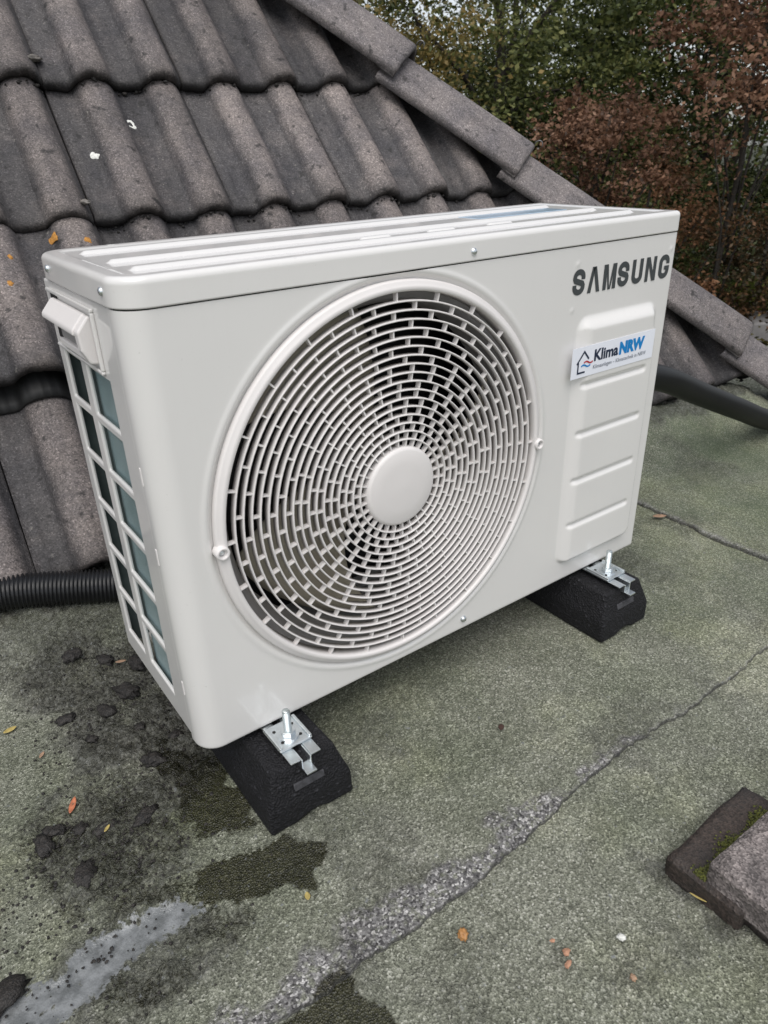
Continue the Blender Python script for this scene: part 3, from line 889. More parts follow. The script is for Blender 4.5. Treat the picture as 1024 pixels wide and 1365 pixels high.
# --- shroud and fan
MB().lathe([(.240, .0125), (.232, .0135), (.224, .018), (.217, .030), (.214, .075)], FC, 96).build('fan_shroud', M['shroud'], ac, True)
fan = empty('fan', (FC[0], .075, FC[2])); fan.parent = ac; fan.matrix_parent_inverse = parent_inv(ac)
MB().lathe([(0, -.030), (.035, -.028), (.045, -.018), (.048, .03)], (FC[0], .075, FC[2]), 32).build('fan_hub', M['fan'], fan, True)
for b in range(3):
    V = []; F = []; nr, na = 12, 14
    for i in range(nr):
        r = .044 + (.205 - .044) * i / (nr - 1); t = i / (nr - 1)
        a0 = R(120 * b + 62) + .42 * t; span = R(40 + 22 * t)
        for k in range(na):
            s = k / (na - 1); a = a0 + span * s
            V.append((FC[0] + r * math.cos(a), .075 + (.030 - .062 * s) * (0.65 + .35 * t) + .012 * math.sin(s * math.pi), FC[2] + r * math.sin(a)))
    for i in range(nr - 1):
        for k in range(na - 1): F.append((i * na + k, i * na + k + 1, (i + 1) * na + k + 1, (i + 1) * na + k))
    o = mesh('fan_blade', V, F, M['fan'], fan, True)
    sm = o.modifiers.new('thick', 'SOLIDIFY'); sm.thickness = .003
# --- fan grille
gr = MB()
gr.lathe([(.2445, .004), (.2445, -.0012), (.2437, -.0030), (.2424, -.0040), (.2405, -.0044), (.2385, -.0062), (.2370, -.0068), (.2345, -.0068), (.2330, -.0060), (.2322, -.0044), (.2318, -.001), (.2310, .012), (.2330, .012)], FC, 160)
grille = gr.build('fan_grille', M['plastic'], ac, True)
NR = 17; R0, R1 = .0505, .2318; stp = (R1 - R0) / (NR + 1)
for k in range(1, NR + 1):
    r = R0 + stp * k; t = .00108
    MB().lathe([(r - t, -.0035), (r - t * .55, -.0048), (r + t * .55, -.0048), (r + t, -.0035), (r + t * .8, .0050), (r - t * .8, .0050)], FC, 112, closed=True).build('grille_ring', M['plastic'], grille, True)
rb = MB()
for k in range(NR + 1):
    ra, rbq = R0 + stp * k, R0 + stp * (k + 1)
    gi = NR - k                 # 0 = outermost gap
    if gi < 8: n = 24; off = (gi % 2) * .5 + .03 * gi
    else: n = 28 if gi < 15 else 30; off = ((gi // 2) % 2) * .5 + .04 * gi
    for q in range(n):
        a = 2 * math.pi * (q + off) / n
        ca, sa = math.cos(a), math.sin(a); tx, tz = -sa * .0009, ca * .0009
        x0, z0 = FC[0] + ra * ca, FC[2] + ra * sa; x1, z1 = FC[0] + rbq * ca, FC[2] + rbq * sa
        V = []
        for yy in (-.0034, .0034):
            V += [(x0 - tx, yy, z0 - tz), (x0 + tx, yy, z0 + tz), (x1 + tx, yy, z1 + tz), (x1 - tx, yy, z1 - tz)]
        rb.add(V, [(0, 1, 2, 3), (7, 6, 5, 4), (0, 4, 5, 1), (2, 6, 7, 3), (1, 5, 6, 2), (3, 7, 4, 0)])
o = rb.build('grille_ribs', M['plastic'], grille); o['kind'] = 'stuff'
MB().lathe([(.0515, .004), (.0515, -.0035), (.0495, -.0062), (.047, -.0072), (.030, -.0082), (.0001, -.0088)], FC, 64).build('hub_cap', M['plastic'], grille, True)
for a in (math.pi + .02, -.02):
    c = (FC[0] + .2405 * math.cos(a), 0, FC[2] + .2405 * math.sin(a))
    MB().lathe([(.0078, .002), (.0078, -.0098), (.0066, -.0108), (.0048, -.0104), (.0042, -.006), (.0042, -.004), (.0001, -.004)], c, 24).build('screw_boss', M['plastic'], grille, True)
    MB().lathe([(.0036, -.0042), (.0032, -.0066), (.0001, -.0070)], c, 12).build('screw', M['zinc'], grille, True)

# --- lettering
def stroke(mb, pts, w, y, z0x, sc=1.0):
    pts = [Vector(p) for p in pts]; L = []; Rr = []
    for i, p in enumerate(pts):
        if i == 0: t = (pts[1] - p).normalized(); k = 1
        elif i == len(pts) - 1: t = (p - pts[i - 1]).normalized(); k = 1
        else:
            a = (p - pts[i - 1]).normalized(); b = (pts[i + 1] - p).normalized(); t = (a + b).normalized(); k = 1 / max(.5, t.dot(a))
        nrm = Vector((-t.y, t.x)) * w / 2 * k
        L.append(p + nrm); Rr.append(p - nrm)
    n = len(pts); V = [(z0x[0] + v.x * sc, y, z0x[1] + v.y * sc) for v in L + Rr]
    mb.add(V, [(i, n + i, n + i + 1, i + 1) for i in range(n - 1)])
def arc(cx, cy, rx, ry, a0, a1, n=10):
    return [(cx + rx * math.cos(R(a0 + (a1 - a0) * k / n)), cy + ry * math.sin(R(a0 + (a1 - a0) * k / n))) for k in range(n + 1)]
lt = MB(); lh = .0335; lw = .0240; adv = .0309; sw = .0074; x0l, z0l = .5885, .4572
yl = -.0006
for k, ch in enumerate('SAMSUNG'):
    o2 = (x0l + k * adv, z0l); hw = sw / 2; a, b = hw, lw - hw; t, m = lh - hw, lh / 2
    if ch == 'S':
        r = (b - a) / 2; c = (a + b) / 2
        P = arc(c, t - r * .82, r, r * .82, 0, 180) + [(a, m + .0046)] + [(a + .0014, m + .0022), (c, m), (b - .0014, m - .0022)] + [(b, m - .0046)] + arc(c, hw + r * .82, r, r * .82, 0, -180)
        P = [(b, t - r * .82 - .0030)] + P + [(a, hw + r * .82 + .0030)]
        stroke(lt, P, sw, yl, o2)
    elif ch == 'A':
        lt.add([(o2[0] + x, yl, o2[1] + z) for x, z in ((-.0008, 0), (.0062, 0), (.0128, lh), (.0070, lh))], [(0, 1, 2, 3)])
        lt.add([(o2[0] + x, yl, o2[1] + z) for x, z in ((lw + .0008, 0), (lw - .0062, 0), (.0092, lh * .94), (.0129, lh), (.0150, lh))], [(4, 3, 2, 1, 0)])
    elif ch == 'M':
        for q in ((0, sw * .95), (lw + .003 - sw * .95, lw + .003)):
            lt.add([(o2[0] + q[0], yl, o2[1]), (o2[0] + q[1], yl, o2[1]), (o2[0] + q[1], yl, o2[1] + lh), (o2[0] + q[0], yl, o2[1] + lh)], [(0, 1, 2, 3)])
        cxm_ = (lw + .003) / 2
        lt.add([(o2[0] + x, yl - .0002, o2[1] + z) for x, z in ((cxm_ - .0026, 0), (cxm_ + .0004, 0), (sw * .95 + .0014, lh), (sw * .6, lh))], [(0, 1, 2, 3)])
        lt.add([(o2[0] + x, yl - .0002, o2[1] + z) for x, z in ((cxm_ - .0004, 0), (cxm_ + .0026, 0), (lw + .003 - sw * .6, lh), (lw + .003 - sw * .95 - .0014, lh))], [(0, 1, 2, 3)])
    elif ch == 'U':
        r = (b - a) / 2; c = (a + b) / 2
        stroke(lt, [(a, lh)] + arc(c, hw + r * .82, r, r * .82, 180, 360) + [(b, lh)], sw, yl, o2)
    elif ch == 'N':
        for q in ((0, sw * .92), (lw - sw * .92, lw)):
            lt.add([(o2[0] + q[0], yl, o2[1]), (o2[0] + q[1], yl, o2[1]), (o2[0] + q[1], yl, o2[1] + lh), (o2[0] + q[0], yl, o2[1] + lh)], [(0, 1, 2, 3)])
        lt.add([(o2[0] + x, yl - .0002, o2[1] + z) for x, z in ((lw - sw * 1.05, 0), (lw - sw * .2, 0), (sw * 1.05, lh), (sw * .2, lh))], [(0, 1, 2, 3)])
    elif ch == 'G':
        r = (b - a) / 2; c = (a + b) / 2
        P = [(b, t - r * .82 - .0025)] + arc(c, t - r * .82, r, r * .82, 0, 180) + arc(c, hw + r * .82, r, r * .82, 180, 360) + [(b, m - .0015)]
        stroke(lt, P, sw, yl, o2)
        lt.add([(o2[0] + x, yl - .0002, o2[1] + z) for x, z in ((c + .0005, m - .0045), (b + hw, m - .0045), (b + hw, m + .0010), (c + .0005, m + .0010))], [(0, 1, 2, 3)])
lo = lt.build('lettering', M['logo'], front); lo['label'] = 'dark grey SAMSUNG lettering on the front panel'

# --- sticker
SK = (.5885, .771, .3455, .3885); ysk = -.0113
stk = MB().box(SK[0], SK[1], ysk, ysk + .0006, SK[2], SK[3]).build('sticker', M['stk'], front)
stk['label'] = 'white sticker with a house mark reading KlimaNRW'
def text(body, x, z, size, mat, name, bold=0.0, sxk=1.0):
    cu = bpy.data.curves.new(name, 'FONT'); cu.body = body; cu.size = size; cu.offset = bold; cu.resolution_u = 3
    ob = bpy.data.objects.new(name, cu)
    COL.objects.link(ob); bpy.context.view_layer.update()
    me = bpy.data.meshes.new_from_object(ob.evaluated_get(bpy.context.evaluated_depsgraph_get()))
    wdt = max((v.co.x for v in me.vertices), default=0)
    bpy.data.objects.remove(ob)
    me.materials.clear(); me.materials.append(mat)
    for v in me.vertices: v.co = Vector((x + v.co.x * sxk, ysk - .0004, z + v.co.y))
    o = bpy.data.objects.new(name, me); place(o, stk)
    return x + wdt * sxk
xe = text('Klima', .6335, .3648, .0225, M['navy'], 'sticker_word', .00075, 1.03)
text('NRW', xe + .0022, .3648, .0235, M['blue'], 'sticker_word', .0014, .98)
text('Klimaanlagen – Klimatechnik in NRW', .6335, .3535, .0082, M['greytxt'], 'sticker_line', .00004, .96)
hs = MB()
stroke(hs, [(.623, .370), (.6125, .3815), (.5985, .3655)], .0026, ysk - .0004, (0, 0))
stroke(hs, [(.6015, .3675), (.6015, .3525), (.6165, .3525)], .0026, ysk - .00045, (0, 0))
hs.build('house_mark', M['navy'], stk)
def wave(x0, x1, z, amp, w, mat):
    mb = MB(); stroke(mb, [(x0 + (x1 - x0) * k / 14, z + amp * math.sin(k / 14 * 2 * math.pi)) for k in range(15)], w, ysk - .0005, (0, 0)); return mb.build('wave_mark', mat, stk)
wave(.613, .632, .3655, .0016, .0022, M['red'])
wave(.608, .627, .3612, .0016, .0022, M['blue'])

# ------------------------------------------------------------------ rubber feet with rails
def foot(cx, label):
    f = empty('rubber_foot', (cx, .1, GZ), label, 'rubber foot', 'rubber feet carrying the air conditioner')
    hb, hm, ht = .0585, .0575, .043
    y0, y1 = -.078, .300
    V = []; F = []
    def ring(pts): 
        b = len(V); V.extend(pts); return list(range(b, b + len(pts)))
    zt = -.012
    # cross-section loops from the front end to the rear end, bottom has arched cut-outs
    mb = MB()
    z1, z2 = GZ + .002, GZ + .036
    rings = []
    def rect(hx, ya, yb_, z): return [(cx - hx, ya, z), (cx + hx, ya, z), (cx + hx, yb_, z), (cx - hx, yb_, z)]
    L = [rect(hb, y0, y1, z1), rect(hm + .001, y0 + .001, y1 - .001, z2), rect(ht, y0 + .014, y1 - .014, zt)]
    V = [p for r in L for p in r]
    F = [(3, 2, 1, 0), (8, 9, 10, 11)]
    for k in range(2):
        for i in range(4): F.append((k * 4 + i, k * 4 + (i + 1) % 4, (k + 1) * 4 + (i + 1) % 4, (k + 1) * 4 + i))
    bm = bmesh.new()
    vs_ = [bm.verts.new(v) for v in V]
    for fc in F: bm.faces.new([vs_[i] for i in fc])
    bmesh.ops.bevel(bm, geom=[e for e in bm.edges], offset=.0055, segments=4, affect='EDGES', profile=.6)
    bmesh.ops.subdivide_edges(bm, edges=[e for e in bm.edges if e.calc_length() > .03], cuts=6, use_grid_fill=True)
    bm.normal_update()
    for v in bm.verts:
        n = fbm(np.array([v.co.x * 3 + v.co.z * 2]), np.array([v.co.y * 3]), 18, 3, int(cx * 100))[0] - .5
        v.co += v.normal * n * .0022
        if v.co.z < GZ + .012:
            dx = abs(v.co.x - cx)
            if dx < .014 and (v.co.y < y0 + .02): v.co.z += .006
    me = bpy.data.meshes.new('rubber_block'); bm.to_mesh(me); bm.free(); me.shade_smooth(); me.materials.append(M['rubber'])
    blk = bpy.data.objects.new('rubber_block', me); place(blk, f)
    # embossed bar on the front slope
    sl_ = (zt - z2) / .013
    V = []
    for (x, z) in ((-.020, GZ + .050), (.022, GZ + .050), (.022, GZ + .059), (-.020, GZ + .059)):
        yy = y0 + .001 + (z - z2) / (zt - z2) * .013
        V += [(cx + x, yy - .0016, z), (cx + x, yy + .004, z)]
    bar = mesh('embossed_bar', V, [(0, 2, 4, 6), (7, 5, 3, 1), (0, 1, 3, 2), (2, 3, 5, 4), (4, 5, 7, 6), (6, 7, 1, 0)], M['dusty'], f, bevel=.0012)
    # slotted C-rail
    ra, rbk = -.0715, .286
    rl = MB()
    zt2 = -.0022
    hwid, gap, dep, th = .0205, .0072, .014, .0022
    rl.box(cx - hwid, cx - gap, ra, rbk, zt2 - th, zt2)
    rl.box(cx + gap, cx + hwid, ra, rbk, zt2 - th, zt2)
    rl.box(cx - gap, cx - gap + th, ra - .001, rbk, zt2 - dep, zt2 - th * .5)
    rl.box(cx + gap - th, cx + gap, ra - .001, rbk, zt2 - dep, zt2 - th * .5)
    rl.box(cx - gap + .0003, cx + gap - .0003, ra - .0125, rbk, zt2 - dep - th, zt2 - dep + .0003)
    rl.build('mounting_rail', M['zinc'], f, bevel=.0005)
    # clamp plate, washer, nut, threaded bolt
    by = -.030
    pl = MB().box(cx - .0225, cx + .0225, by - .020, by + .026, -.002, .0012).build('clamp_plate', M['zinc'], f, bevel=.0014)
    for sxk in (-1, 1):
        MB().box(cx + sxk * .0200 - .0022, cx + sxk * .0200 + .0022, by - .0195, by + .0255, .0006, .0042).build('plate_flange', M['zinc'], pl, bevel=.0012)
        MB().lathe([(.0022, .0016), (.0001, .0016)], (cx + sxk * .0125, by - .008, 0), 10, 'z').build('plate_hole', M['blackhole'], pl)
        MB().lathe([(.0022, .0016), (.0001, .0016)], (cx + sxk * .0125, by + .014, 0), 10, 'z').build('plate_hole', M['blackhole'], pl)
    MB().lathe([(.0135, .0012), (.0135, .0032), (.0001, .0032)], (cx, by, 0), 24, 'z').build('washer', M['zinc'], pl, False)
    hx = [(.0096 * math.cos(R(60 * k + 20)), .0096 * math.sin(R(60 * k + 20))) for k in range(6)]
    MB().prism([(cx + x, by + y) for x, y in hx], 2, .0033, .0098).build('nut', M['zinc'], pl, bevel=.0008)
    MB().lathe([(.0050, -.004), (.0050, .0385), (.0042, .0397), (.0001, .0397)], (cx, by, 0), 16, 'z').build('bolt', M['thread'], pl, True)
    return f
foot(.0975, 'black rubber foot under the near left end beside the wet patches')
foot(.7035, 'black rubber foot under the far right end of the unit')

# ------------------------------------------------------------------ pipes
def bez(pts, n=14):
    P = [Vector(p) for p in pts]; P = [P[0] * 2 - P[1]] + P + [P[-1] * 2 - P[-2]]; out = []
    for i in range(1, len(P) - 2):
        for k in range(n):
            t = k / n
            out.append(.5 * ((2 * P[i]) + (-P[i - 1] + P[i + 1]) * t + (2 * P[i - 1] - 5 * P[i] + 4 * P[i + 1] - P[i + 2]) * t * t + (-P[i - 1] + 3 * P[i] - 3 * P[i + 1] + P[i + 2]) * t ** 3))
    out.append(P[-2]); return out
pth = bez([(-.95, .57, .017), (-.5, .552, .017), (-.3, .545, .016), (-.125, .522, .013), (.037, .470, -.010), (.2, .415, -.030), (.4, .36, -.055), (.62, .335, -.062)], 40)
hm = MB()
# fine rings: resample by length
def resample(P, ds):
    out = [P[0]]; acc = 0
    for a, b in zip(P[:-1], P[1:]):
        L = (b - a).length; s = ds - acc
        while s <= L: out.append(a.lerp(b, s / L)); s += ds
        acc = (acc + L) % ds
    return out
pr = resample(pth, .0021)
rad = [(.0292 if k % 3 == 0 else (.0284 if k % 3 == 1 else .0236)) for k in range(len(pr))]
hose = hm.tube(pr, rad, 18).build('corrugated_hose', M['hose'], None, True)
tag(hose, 'black corrugated hose lying along the foot of the tiles', 'hose')
pp = bez([(.80, .185, .255), (.93, .19, .245), (1.12, .195, .198), (1.30, .21, .125), (1.50, .215, .042), (1.72, .228, -.044), (1.90, .205, -.066), (2.10, .12, -.064), (2.40, -.05, -.064), (2.70, -.26, -.064)], 12)
pipe = MB().tube(pp, .0270, 20).build('insulated_pipe', M['pipe'], None, True)
tag(pipe, 'smooth black insulated pipe running from behind the unit to the right', 'pipe')

# ------------------------------------------------------------------ paving pieces at the lower right
def slab(name, x0, x1, y0, y1, z0, z1, mat, seed, rot=0, chip=.004, label=None, cat=None):
    bm = bmesh.new()
    bmesh.ops.create_cube(bm, size=1)
    bmesh.ops.scale(bm, vec=(x1 - x0, y1 - y0, z1 - z0), verts=bm.verts)
    bmesh.ops.bevel(bm, geom=bm.edges[:], offset=.0022, segments=2, affect='EDGES')
    bmesh.ops.subdivide_edges(bm, edges=[e for e in bm.edges if e.calc_length() > .02], cuts=14, use_grid_fill=True)
    bm.normal_update()
    for v in bm.verts:
        n = fbm(np.array([v.co.x + seed + v.co.z * .7]), np.array([v.co.y - v.co.z]), 28, 4, seed)[0] - .5
        v.co += v.normal * n * chip * 2
    bmesh.ops.transform(bm, matrix=Matrix.Translation(((x0 + x1) / 2, (y0 + y1) / 2, (z0 + z1) / 2)) @ Matrix.Rotation(rot, 4, 'Z'), verts=bm.verts)
    me = bpy.data.meshes.new(name); bm.to_mesh(me); bm.free(); me.shade_smooth(); me.materials.append(mat)
    o = bpy.data.objects.new(name, me); COL.objects.link(o)
    if label: tag(o, label, cat)
    return o
slab('dark_brick', .372, .535, -.470, -.383, GZ - .006, GZ + .024, M['brick'], 4, R(1.2), .003, 'flat dark brick half covered by the grey paver', 'brick')
slab('concrete_paver', .375, .66, -.68, -.430, GZ + .012, GZ + .052, M['paver'], 9, R(-1.5), .0025, 'granular grey concrete paver resting on the dark brick', 'paver')
slab('dark_brick', .385, .62, -.66, -.452, GZ - .006, GZ + .011, M['brick'], 14, R(-1.0), .002, 'dark underlayer slab beneath the grey paver', 'brick')

# moss along the joint
def lumps(name, pts, rmin, rmax, mat, seed, flat_=.6, parent=None):
    r2 = np.random.default_rng(seed); g = (1 + 5 ** .5) / 2
    B = np.array([(-1, g, 0), (1, g, 0), (-1, -g, 0), (1, -g, 0), (0, -1, g), (0, 1, g), (0, -1, -g), (0, 1, -g), (g, 0, -1), (g, 0, 1), (-g, 0, -1), (-g, 0, 1)]) / math.hypot(1, g)
    T = np.array([(0, 11, 5), (0, 5, 1), (0, 1, 7), (0, 7, 10), (0, 10, 11), (1, 5, 9), (5, 11, 4), (11, 10, 2), (10, 7, 6), (7, 1, 8), (3, 9, 4), (3, 4, 2), (3, 2, 6), (3, 6, 8), (3, 8, 9), (4, 9, 5), (2, 4, 11), (6, 2, 10), (8, 6, 7), (9, 8, 1)])
    P = np.array(pts); n = len(P)
    V = B[None] * r2.uniform(.65, 1.35, (n, 12, 1)) * r2.uniform(rmin, rmax, (n, 1, 1)) * np.array([1, 1, flat_]) * r2.uniform(.7, 1.4, (n, 1, 3)) + P[:, None, :]
    F = (T[None] + (np.arange(n) * 12)[:, None, None]).reshape(-1, 3)
    return mesh(name, V.reshape(-1, 3), F, mat, parent, True)
o = lumps('lap_debris', [tuple(p) for p in DEBRIS], .0015, .0048, M['clump'], 8, .8, roof); o['kind'] = 'stuff'
r3 = np.random.default_rng(5)
pts = []
for k in range(2600):
    x = r3.uniform(.376, .515); pts.append((x, -.4275 + abs(r3.normal(0, .0055 + .002 * math.sin(x * 90))) , GZ + .026 + r3.uniform(-.002, .001)))
o = lumps('moss_strip', pts, .0006, .0017, M['mossm'], 6); tag(o, 'strip of yellow green moss between brick and paver', 'moss')

# ------------------------------------------------------------------ soil clumps and litter
def gz1(x, y): return float(ground_z(np.array([x]), np.array([y]))[0])
def clump(x, y, r, seed, flat_=.45):
    r2 = np.random.default_rng(seed); bm = bmesh.new()
    bmesh.ops.create_icosphere(bm, subdivisions=3, radius=1.0)
    ax = r2.uniform(.9, 1.9)
    for v in bm.verts:
        n = fbm(np.array([v.co.x * 1.3 + seed]), np.array([v.co.y * 1.3 + v.co.z * 1.7]), 1.6, 4, seed)[0]
        n2 = fbm(np.array([v.co.x * 3 + seed]), np.array([v.co.y * 3 + v.co.z * 4]), 2, 3, seed + 3)[0]
        v.co = v.co * (.40 + .95 * n + .9 * (n2 - .5))
        v.co.x *= ax; v.co.z *= flat_
    a = r2.uniform(0, 6.28)
    bmesh.ops.transform(bm, matrix=Matrix.Rotation(a, 4, 'Z') @ Matrix.Scale(r, 4), verts=bm.verts)
    zmin = min(v.co.z for v in bm.verts)
    me = bpy.data.meshes.new('soil_clump'); bm.to_mesh(me); bm.free(); me.shade_smooth(); me.materials.append(M['clump'])
    o = bpy.data.objects.new('soil_clump', me); o.location = (x, y, gz1(x, y) - zmin * .45); COL.objects.link(o); return o
CL = [(-.156, .008, .016, 'round dark soil clump standing alone left of the puddle'),
      (-.184, .082, .013, 'small soil clump at the left end of the crumbly patch'),
      (-.170, .094, .011, 'soil clump touching the leftmost clump of the crumbly patch'),
      (-.262, -.080, .022, 'large soil clump at the very left edge of the puddle'),
      (-.142, .078, .012, 'soil clump in the crumbly patch nearest the orange leaf'),
      (-.115, .062, .012, 'soil clump in the middle of the crumbly patch'),
      (-.072, .048, .012, 'soil clump at the right end of the crumbly patch'),
      (.020, .345, .016, 'reddish dark soil clump by the lower rear corner of the unit'),
      (.075, .300, .015, 'soil clump tucked under the left side of the unit'),
      (-.062, .398, .017, 'soil clump farthest up toward the hose'),
      (-.012, .290, .018, 'long soil clump in the smear left of the unit'),
      (-.052, .268, .013, 'soil clump left of the long smear'),
      (.040, .225, .013, 'soil clump beside the lower edge of the side grille'),
      (.058, .196, .010, 'small soil clump below the side grille'),
      (-.024, .205, .011, 'soil clump midway between smear and wet stain'),
      (-.030, .132, .014, 'mossy soil clump just above the wet stain'),
      (.012, .160, .009, 'small soil clump near the lower left corner of the unit'),
      (-.105, .288, .012, 'soil clump on the upper left of the dirty patch'),
      (-.085, .225, .009, 'tiny soil clump on the left of the dirty patch'),
      (-.018, .372, .014, 'soil clump behind the dirty smear')]
for k, (x, y, r, lab) in enumerate(CL):
    tag(clump(x, y, r * .82, 40 + k, .6), lab, 'soil clump', 'soil clumps on the felt')
pts = []
for k in range(2400):
    t = r3.uniform()
    if t < .45: x, y = r3.normal(-.02, .075), r3.normal(.25, .085)
    elif t < .93: x, y = r3.normal(-.12, .06), r3.normal(.035, .05)
    else: x, y = r3.normal(-.18, .07), r3.normal(-.10, .05)
    if abs(x - .0975) < .062 and y > -.08: continue
    pts.append((x, y, gz1(x, y) + .001))
o = lumps('soil_crumbs', pts, .0005, .0021, M['clump'], 12, .6); tag(o, 'dark soil crumbs scattered left of the unit', 'soil', kind='stuff')

def leaf(name, x, y, L, Wd, ang, mat, label, curl=.25, cat='leaf', rise=.002, z=None):
    n = 9; V = []; F = []
    for k in range(n):
        t = k / (n - 1); w = Wd * math.sin(math.pi * min(1, t * .93 + .05)) ** .8
        zc = curl * L * (t - .5) ** 2 + rise
        for s in (-1, 0, 1): V.append(((t - .5) * L, s * w / 2, zc + abs(s) * w * .22 + .0005))
    for k in range(n - 1):
        for s in range(2): F.append((k * 3 + s, (k + 1) * 3 + s, (k + 1) * 3 + s + 1, k * 3 + s + 1))
    ca, sa = math.cos(ang), math.sin(ang); z0 = gz1(x, y) if z is None else z
    V = [(x + vx * ca - vy * sa, y + vx * sa + vy * ca, z0 + vz) for vx, vy, vz in V]
    o = mesh(name, V, F, mat, None, True); sm = o.modifiers.new('thick', 'SOLIDIFY'); sm.thickness = .0004
    tag(o, label, cat); return o
leaf('fallen_leaf', -.140, .120, .026, .0075, R(62), M['leafo'], 'narrow orange leaf on the felt left of the unit', .3)
leaf('fallen_leaf', -.175, .314, .018, .009, R(10), M['leafy'], 'crumpled yellow leaf at the left edge of the photo', .4)
leaf('fallen_leaf', -.15, .236, .012, .005, R(50), M['leafp'], 'small pale leaf scrap below the yellow leaf', .2)
leaf('fallen_leaf', 1.095, .128, .030, .014, R(-30), M['leafp'], 'tan leaf lying by the dark seam at the right', .3, rise=.005)
leaf('fallen_leaf', .034, -.168, .010, .006, R(70), M['leafy'], 'tiny yellow leaf scrap below the wet stain', .4)
leaf('fallen_leaf', .000, .352, .016, .006, R(-20), M['leafp'], 'brown leaf scrap in the soil behind the unit corner', .3, rise=.008)
leaf('fallen_leaf', .383, -.114, .012, .008, R(40), M['dark'], 'dark red leaf scrap on the felt right of the near foot', .2)
leaf('grass_blade', .369, -.428, .018, .0022, R(-75), M['leafy'], 'pale blade sticking out by the dark brick', .2, 'blade', rise=.004)
leaf('fallen_leaf', -.116, .055, .011, .004, R(40), M['leafy'], 'small straw coloured leaf scrap in the crumbly patch', .3, rise=.006)
def pebble(name, x, y, r, mat, label, cat, seed, z=None, flat_=.7):
    o = clump(x, y, r, seed, flat_); o.name = name; o.data.name = name; o.data.materials.clear(); o.data.materials.append(mat)
    if z is not None: o.location.z = z
    tag(o, label, cat); return o
pebble('nut_shell', .141, -.304, .0054, M['nut'], 'brown nut shell lying alone in front of the seam', 'nut shell', 90, None, .9)
pebble('pebble', .270, -.404, .0042, M['white'], 'white pebble near the dark brick', 'pebble', 91)
pebble('terracotta_bit', .213, -.381, .0034, M['shard'], 'larger orange crumb right of the nut shell', 'crumb', 92)
pebble('terracotta_bit', .205, -.390, .0027, M['shard'], 'small orange crumb below the larger one', 'crumb', 93)
pebble('terracotta_bit', .211, -.364, .0022, M['shard'], 'faint orange crumb above the larger one', 'crumb', 95)
pebble('terracotta_bit', .246, -.437, .0036, M['leafp'], 'pinkish brown crumb closest to the camera', 'crumb', 94)
pebble('pebble', -.176, .438, .010, M['white'], 'white pebble cut by the left edge of the photo', 'pebble', 96)

# droppings, lichen and snails on the tiles
def on_tile(a, b):
    # height of the tile skin at roof coordinates
    j = math.floor(b / GA); v = b - j * GA
    i2 = a / .15
    k = math.ceil((a - .05) / .30) * .30
    x = a - k
    lift = .098 * (.42 - v + .014) if (j == -1 and a < .05) else 0
    return float(prof(np.array([x]))[0]) - HR - .030 * v / GA + lift
def spot(name, a, b, r, mat, label, cat, seed, group, ring=False):
    r2 = np.random.default_rng(seed); n = 18; V = []; F = []
    for q, (k, hh) in enumerate(((.45 if ring else .02, .0022), (.7, .0030), (1.0, .0006))):
        for w in range(n):
            an = 2 * math.pi * w / n; rr_ = r * k * (1 + .35 * (vnoise(np.array([math.cos(an) * 2 + seed]), np.array([math.sin(an) * 2.]), seed)[0] - .5) * 2)
            A, B = a + rr_ * math.cos(an), b + rr_ * 1.2 * math.sin(an)
            V.append(roof_pt(A, B, on_tile(A, B) + hh))
    for q in range(2):
        for w in range(n): F.append((q * n + w, q * n + (w + 1) % n, (q + 1) * n + (w + 1) % n, (q + 1) * n + w)[::-1])
    if not ring: F.append(tuple(range(n)))
    o = mesh(name, V, F, mat, None, True); tag(o, label, cat, group); return o
spot('bird_dropping', .201, .253, .011, M['white'], 'white curled bird dropping on a tile roll, the upper one', 'bird dropping', 3, 'bird droppings', True)
spot('bird_dropping', .099, .168, .008, M['white'], 'white bird dropping on a tile, the lower smaller one', 'bird dropping', 8, 'bird droppings')
spot('lichen_spot', -.041, -.030, .009, M['orange'], 'yellow lichen spot just below the tile lip', 'lichen', 11, 'lichen spots')
spot('lichen_spot', .016, -.060, .007, M['orange'], 'yellow lichen spot nearest the unit top corner', 'lichen', 12, 'lichen spots')
spot('lichen_spot', -.131, -.085, .006, M['orange'], 'upper orange lichen spot at the left edge', 'lichen', 13, 'lichen spots')
spot('lichen_spot', -.148, -.150, .006, M['orange'], 'lower orange lichen spot at the left edge', 'lichen', 14, 'lichen spots')
for k, (a, b, lab) in enumerate(((.041, .398, 'small grey snail on the upper row of tiles'), (.036, .030, 'small grey snail just above the second tile lip'))):
    s = clump(0, 0, .011, 120 + k, .6); s.name = 'snail'; s.data.name = 'snail'; s.data.materials.clear(); s.data.materials.append(M['snail'])
    s.location = roof_pt(a, b, on_tile(a, b) + .003); tag(s, lab, 'snail', 'snails on the tiles')

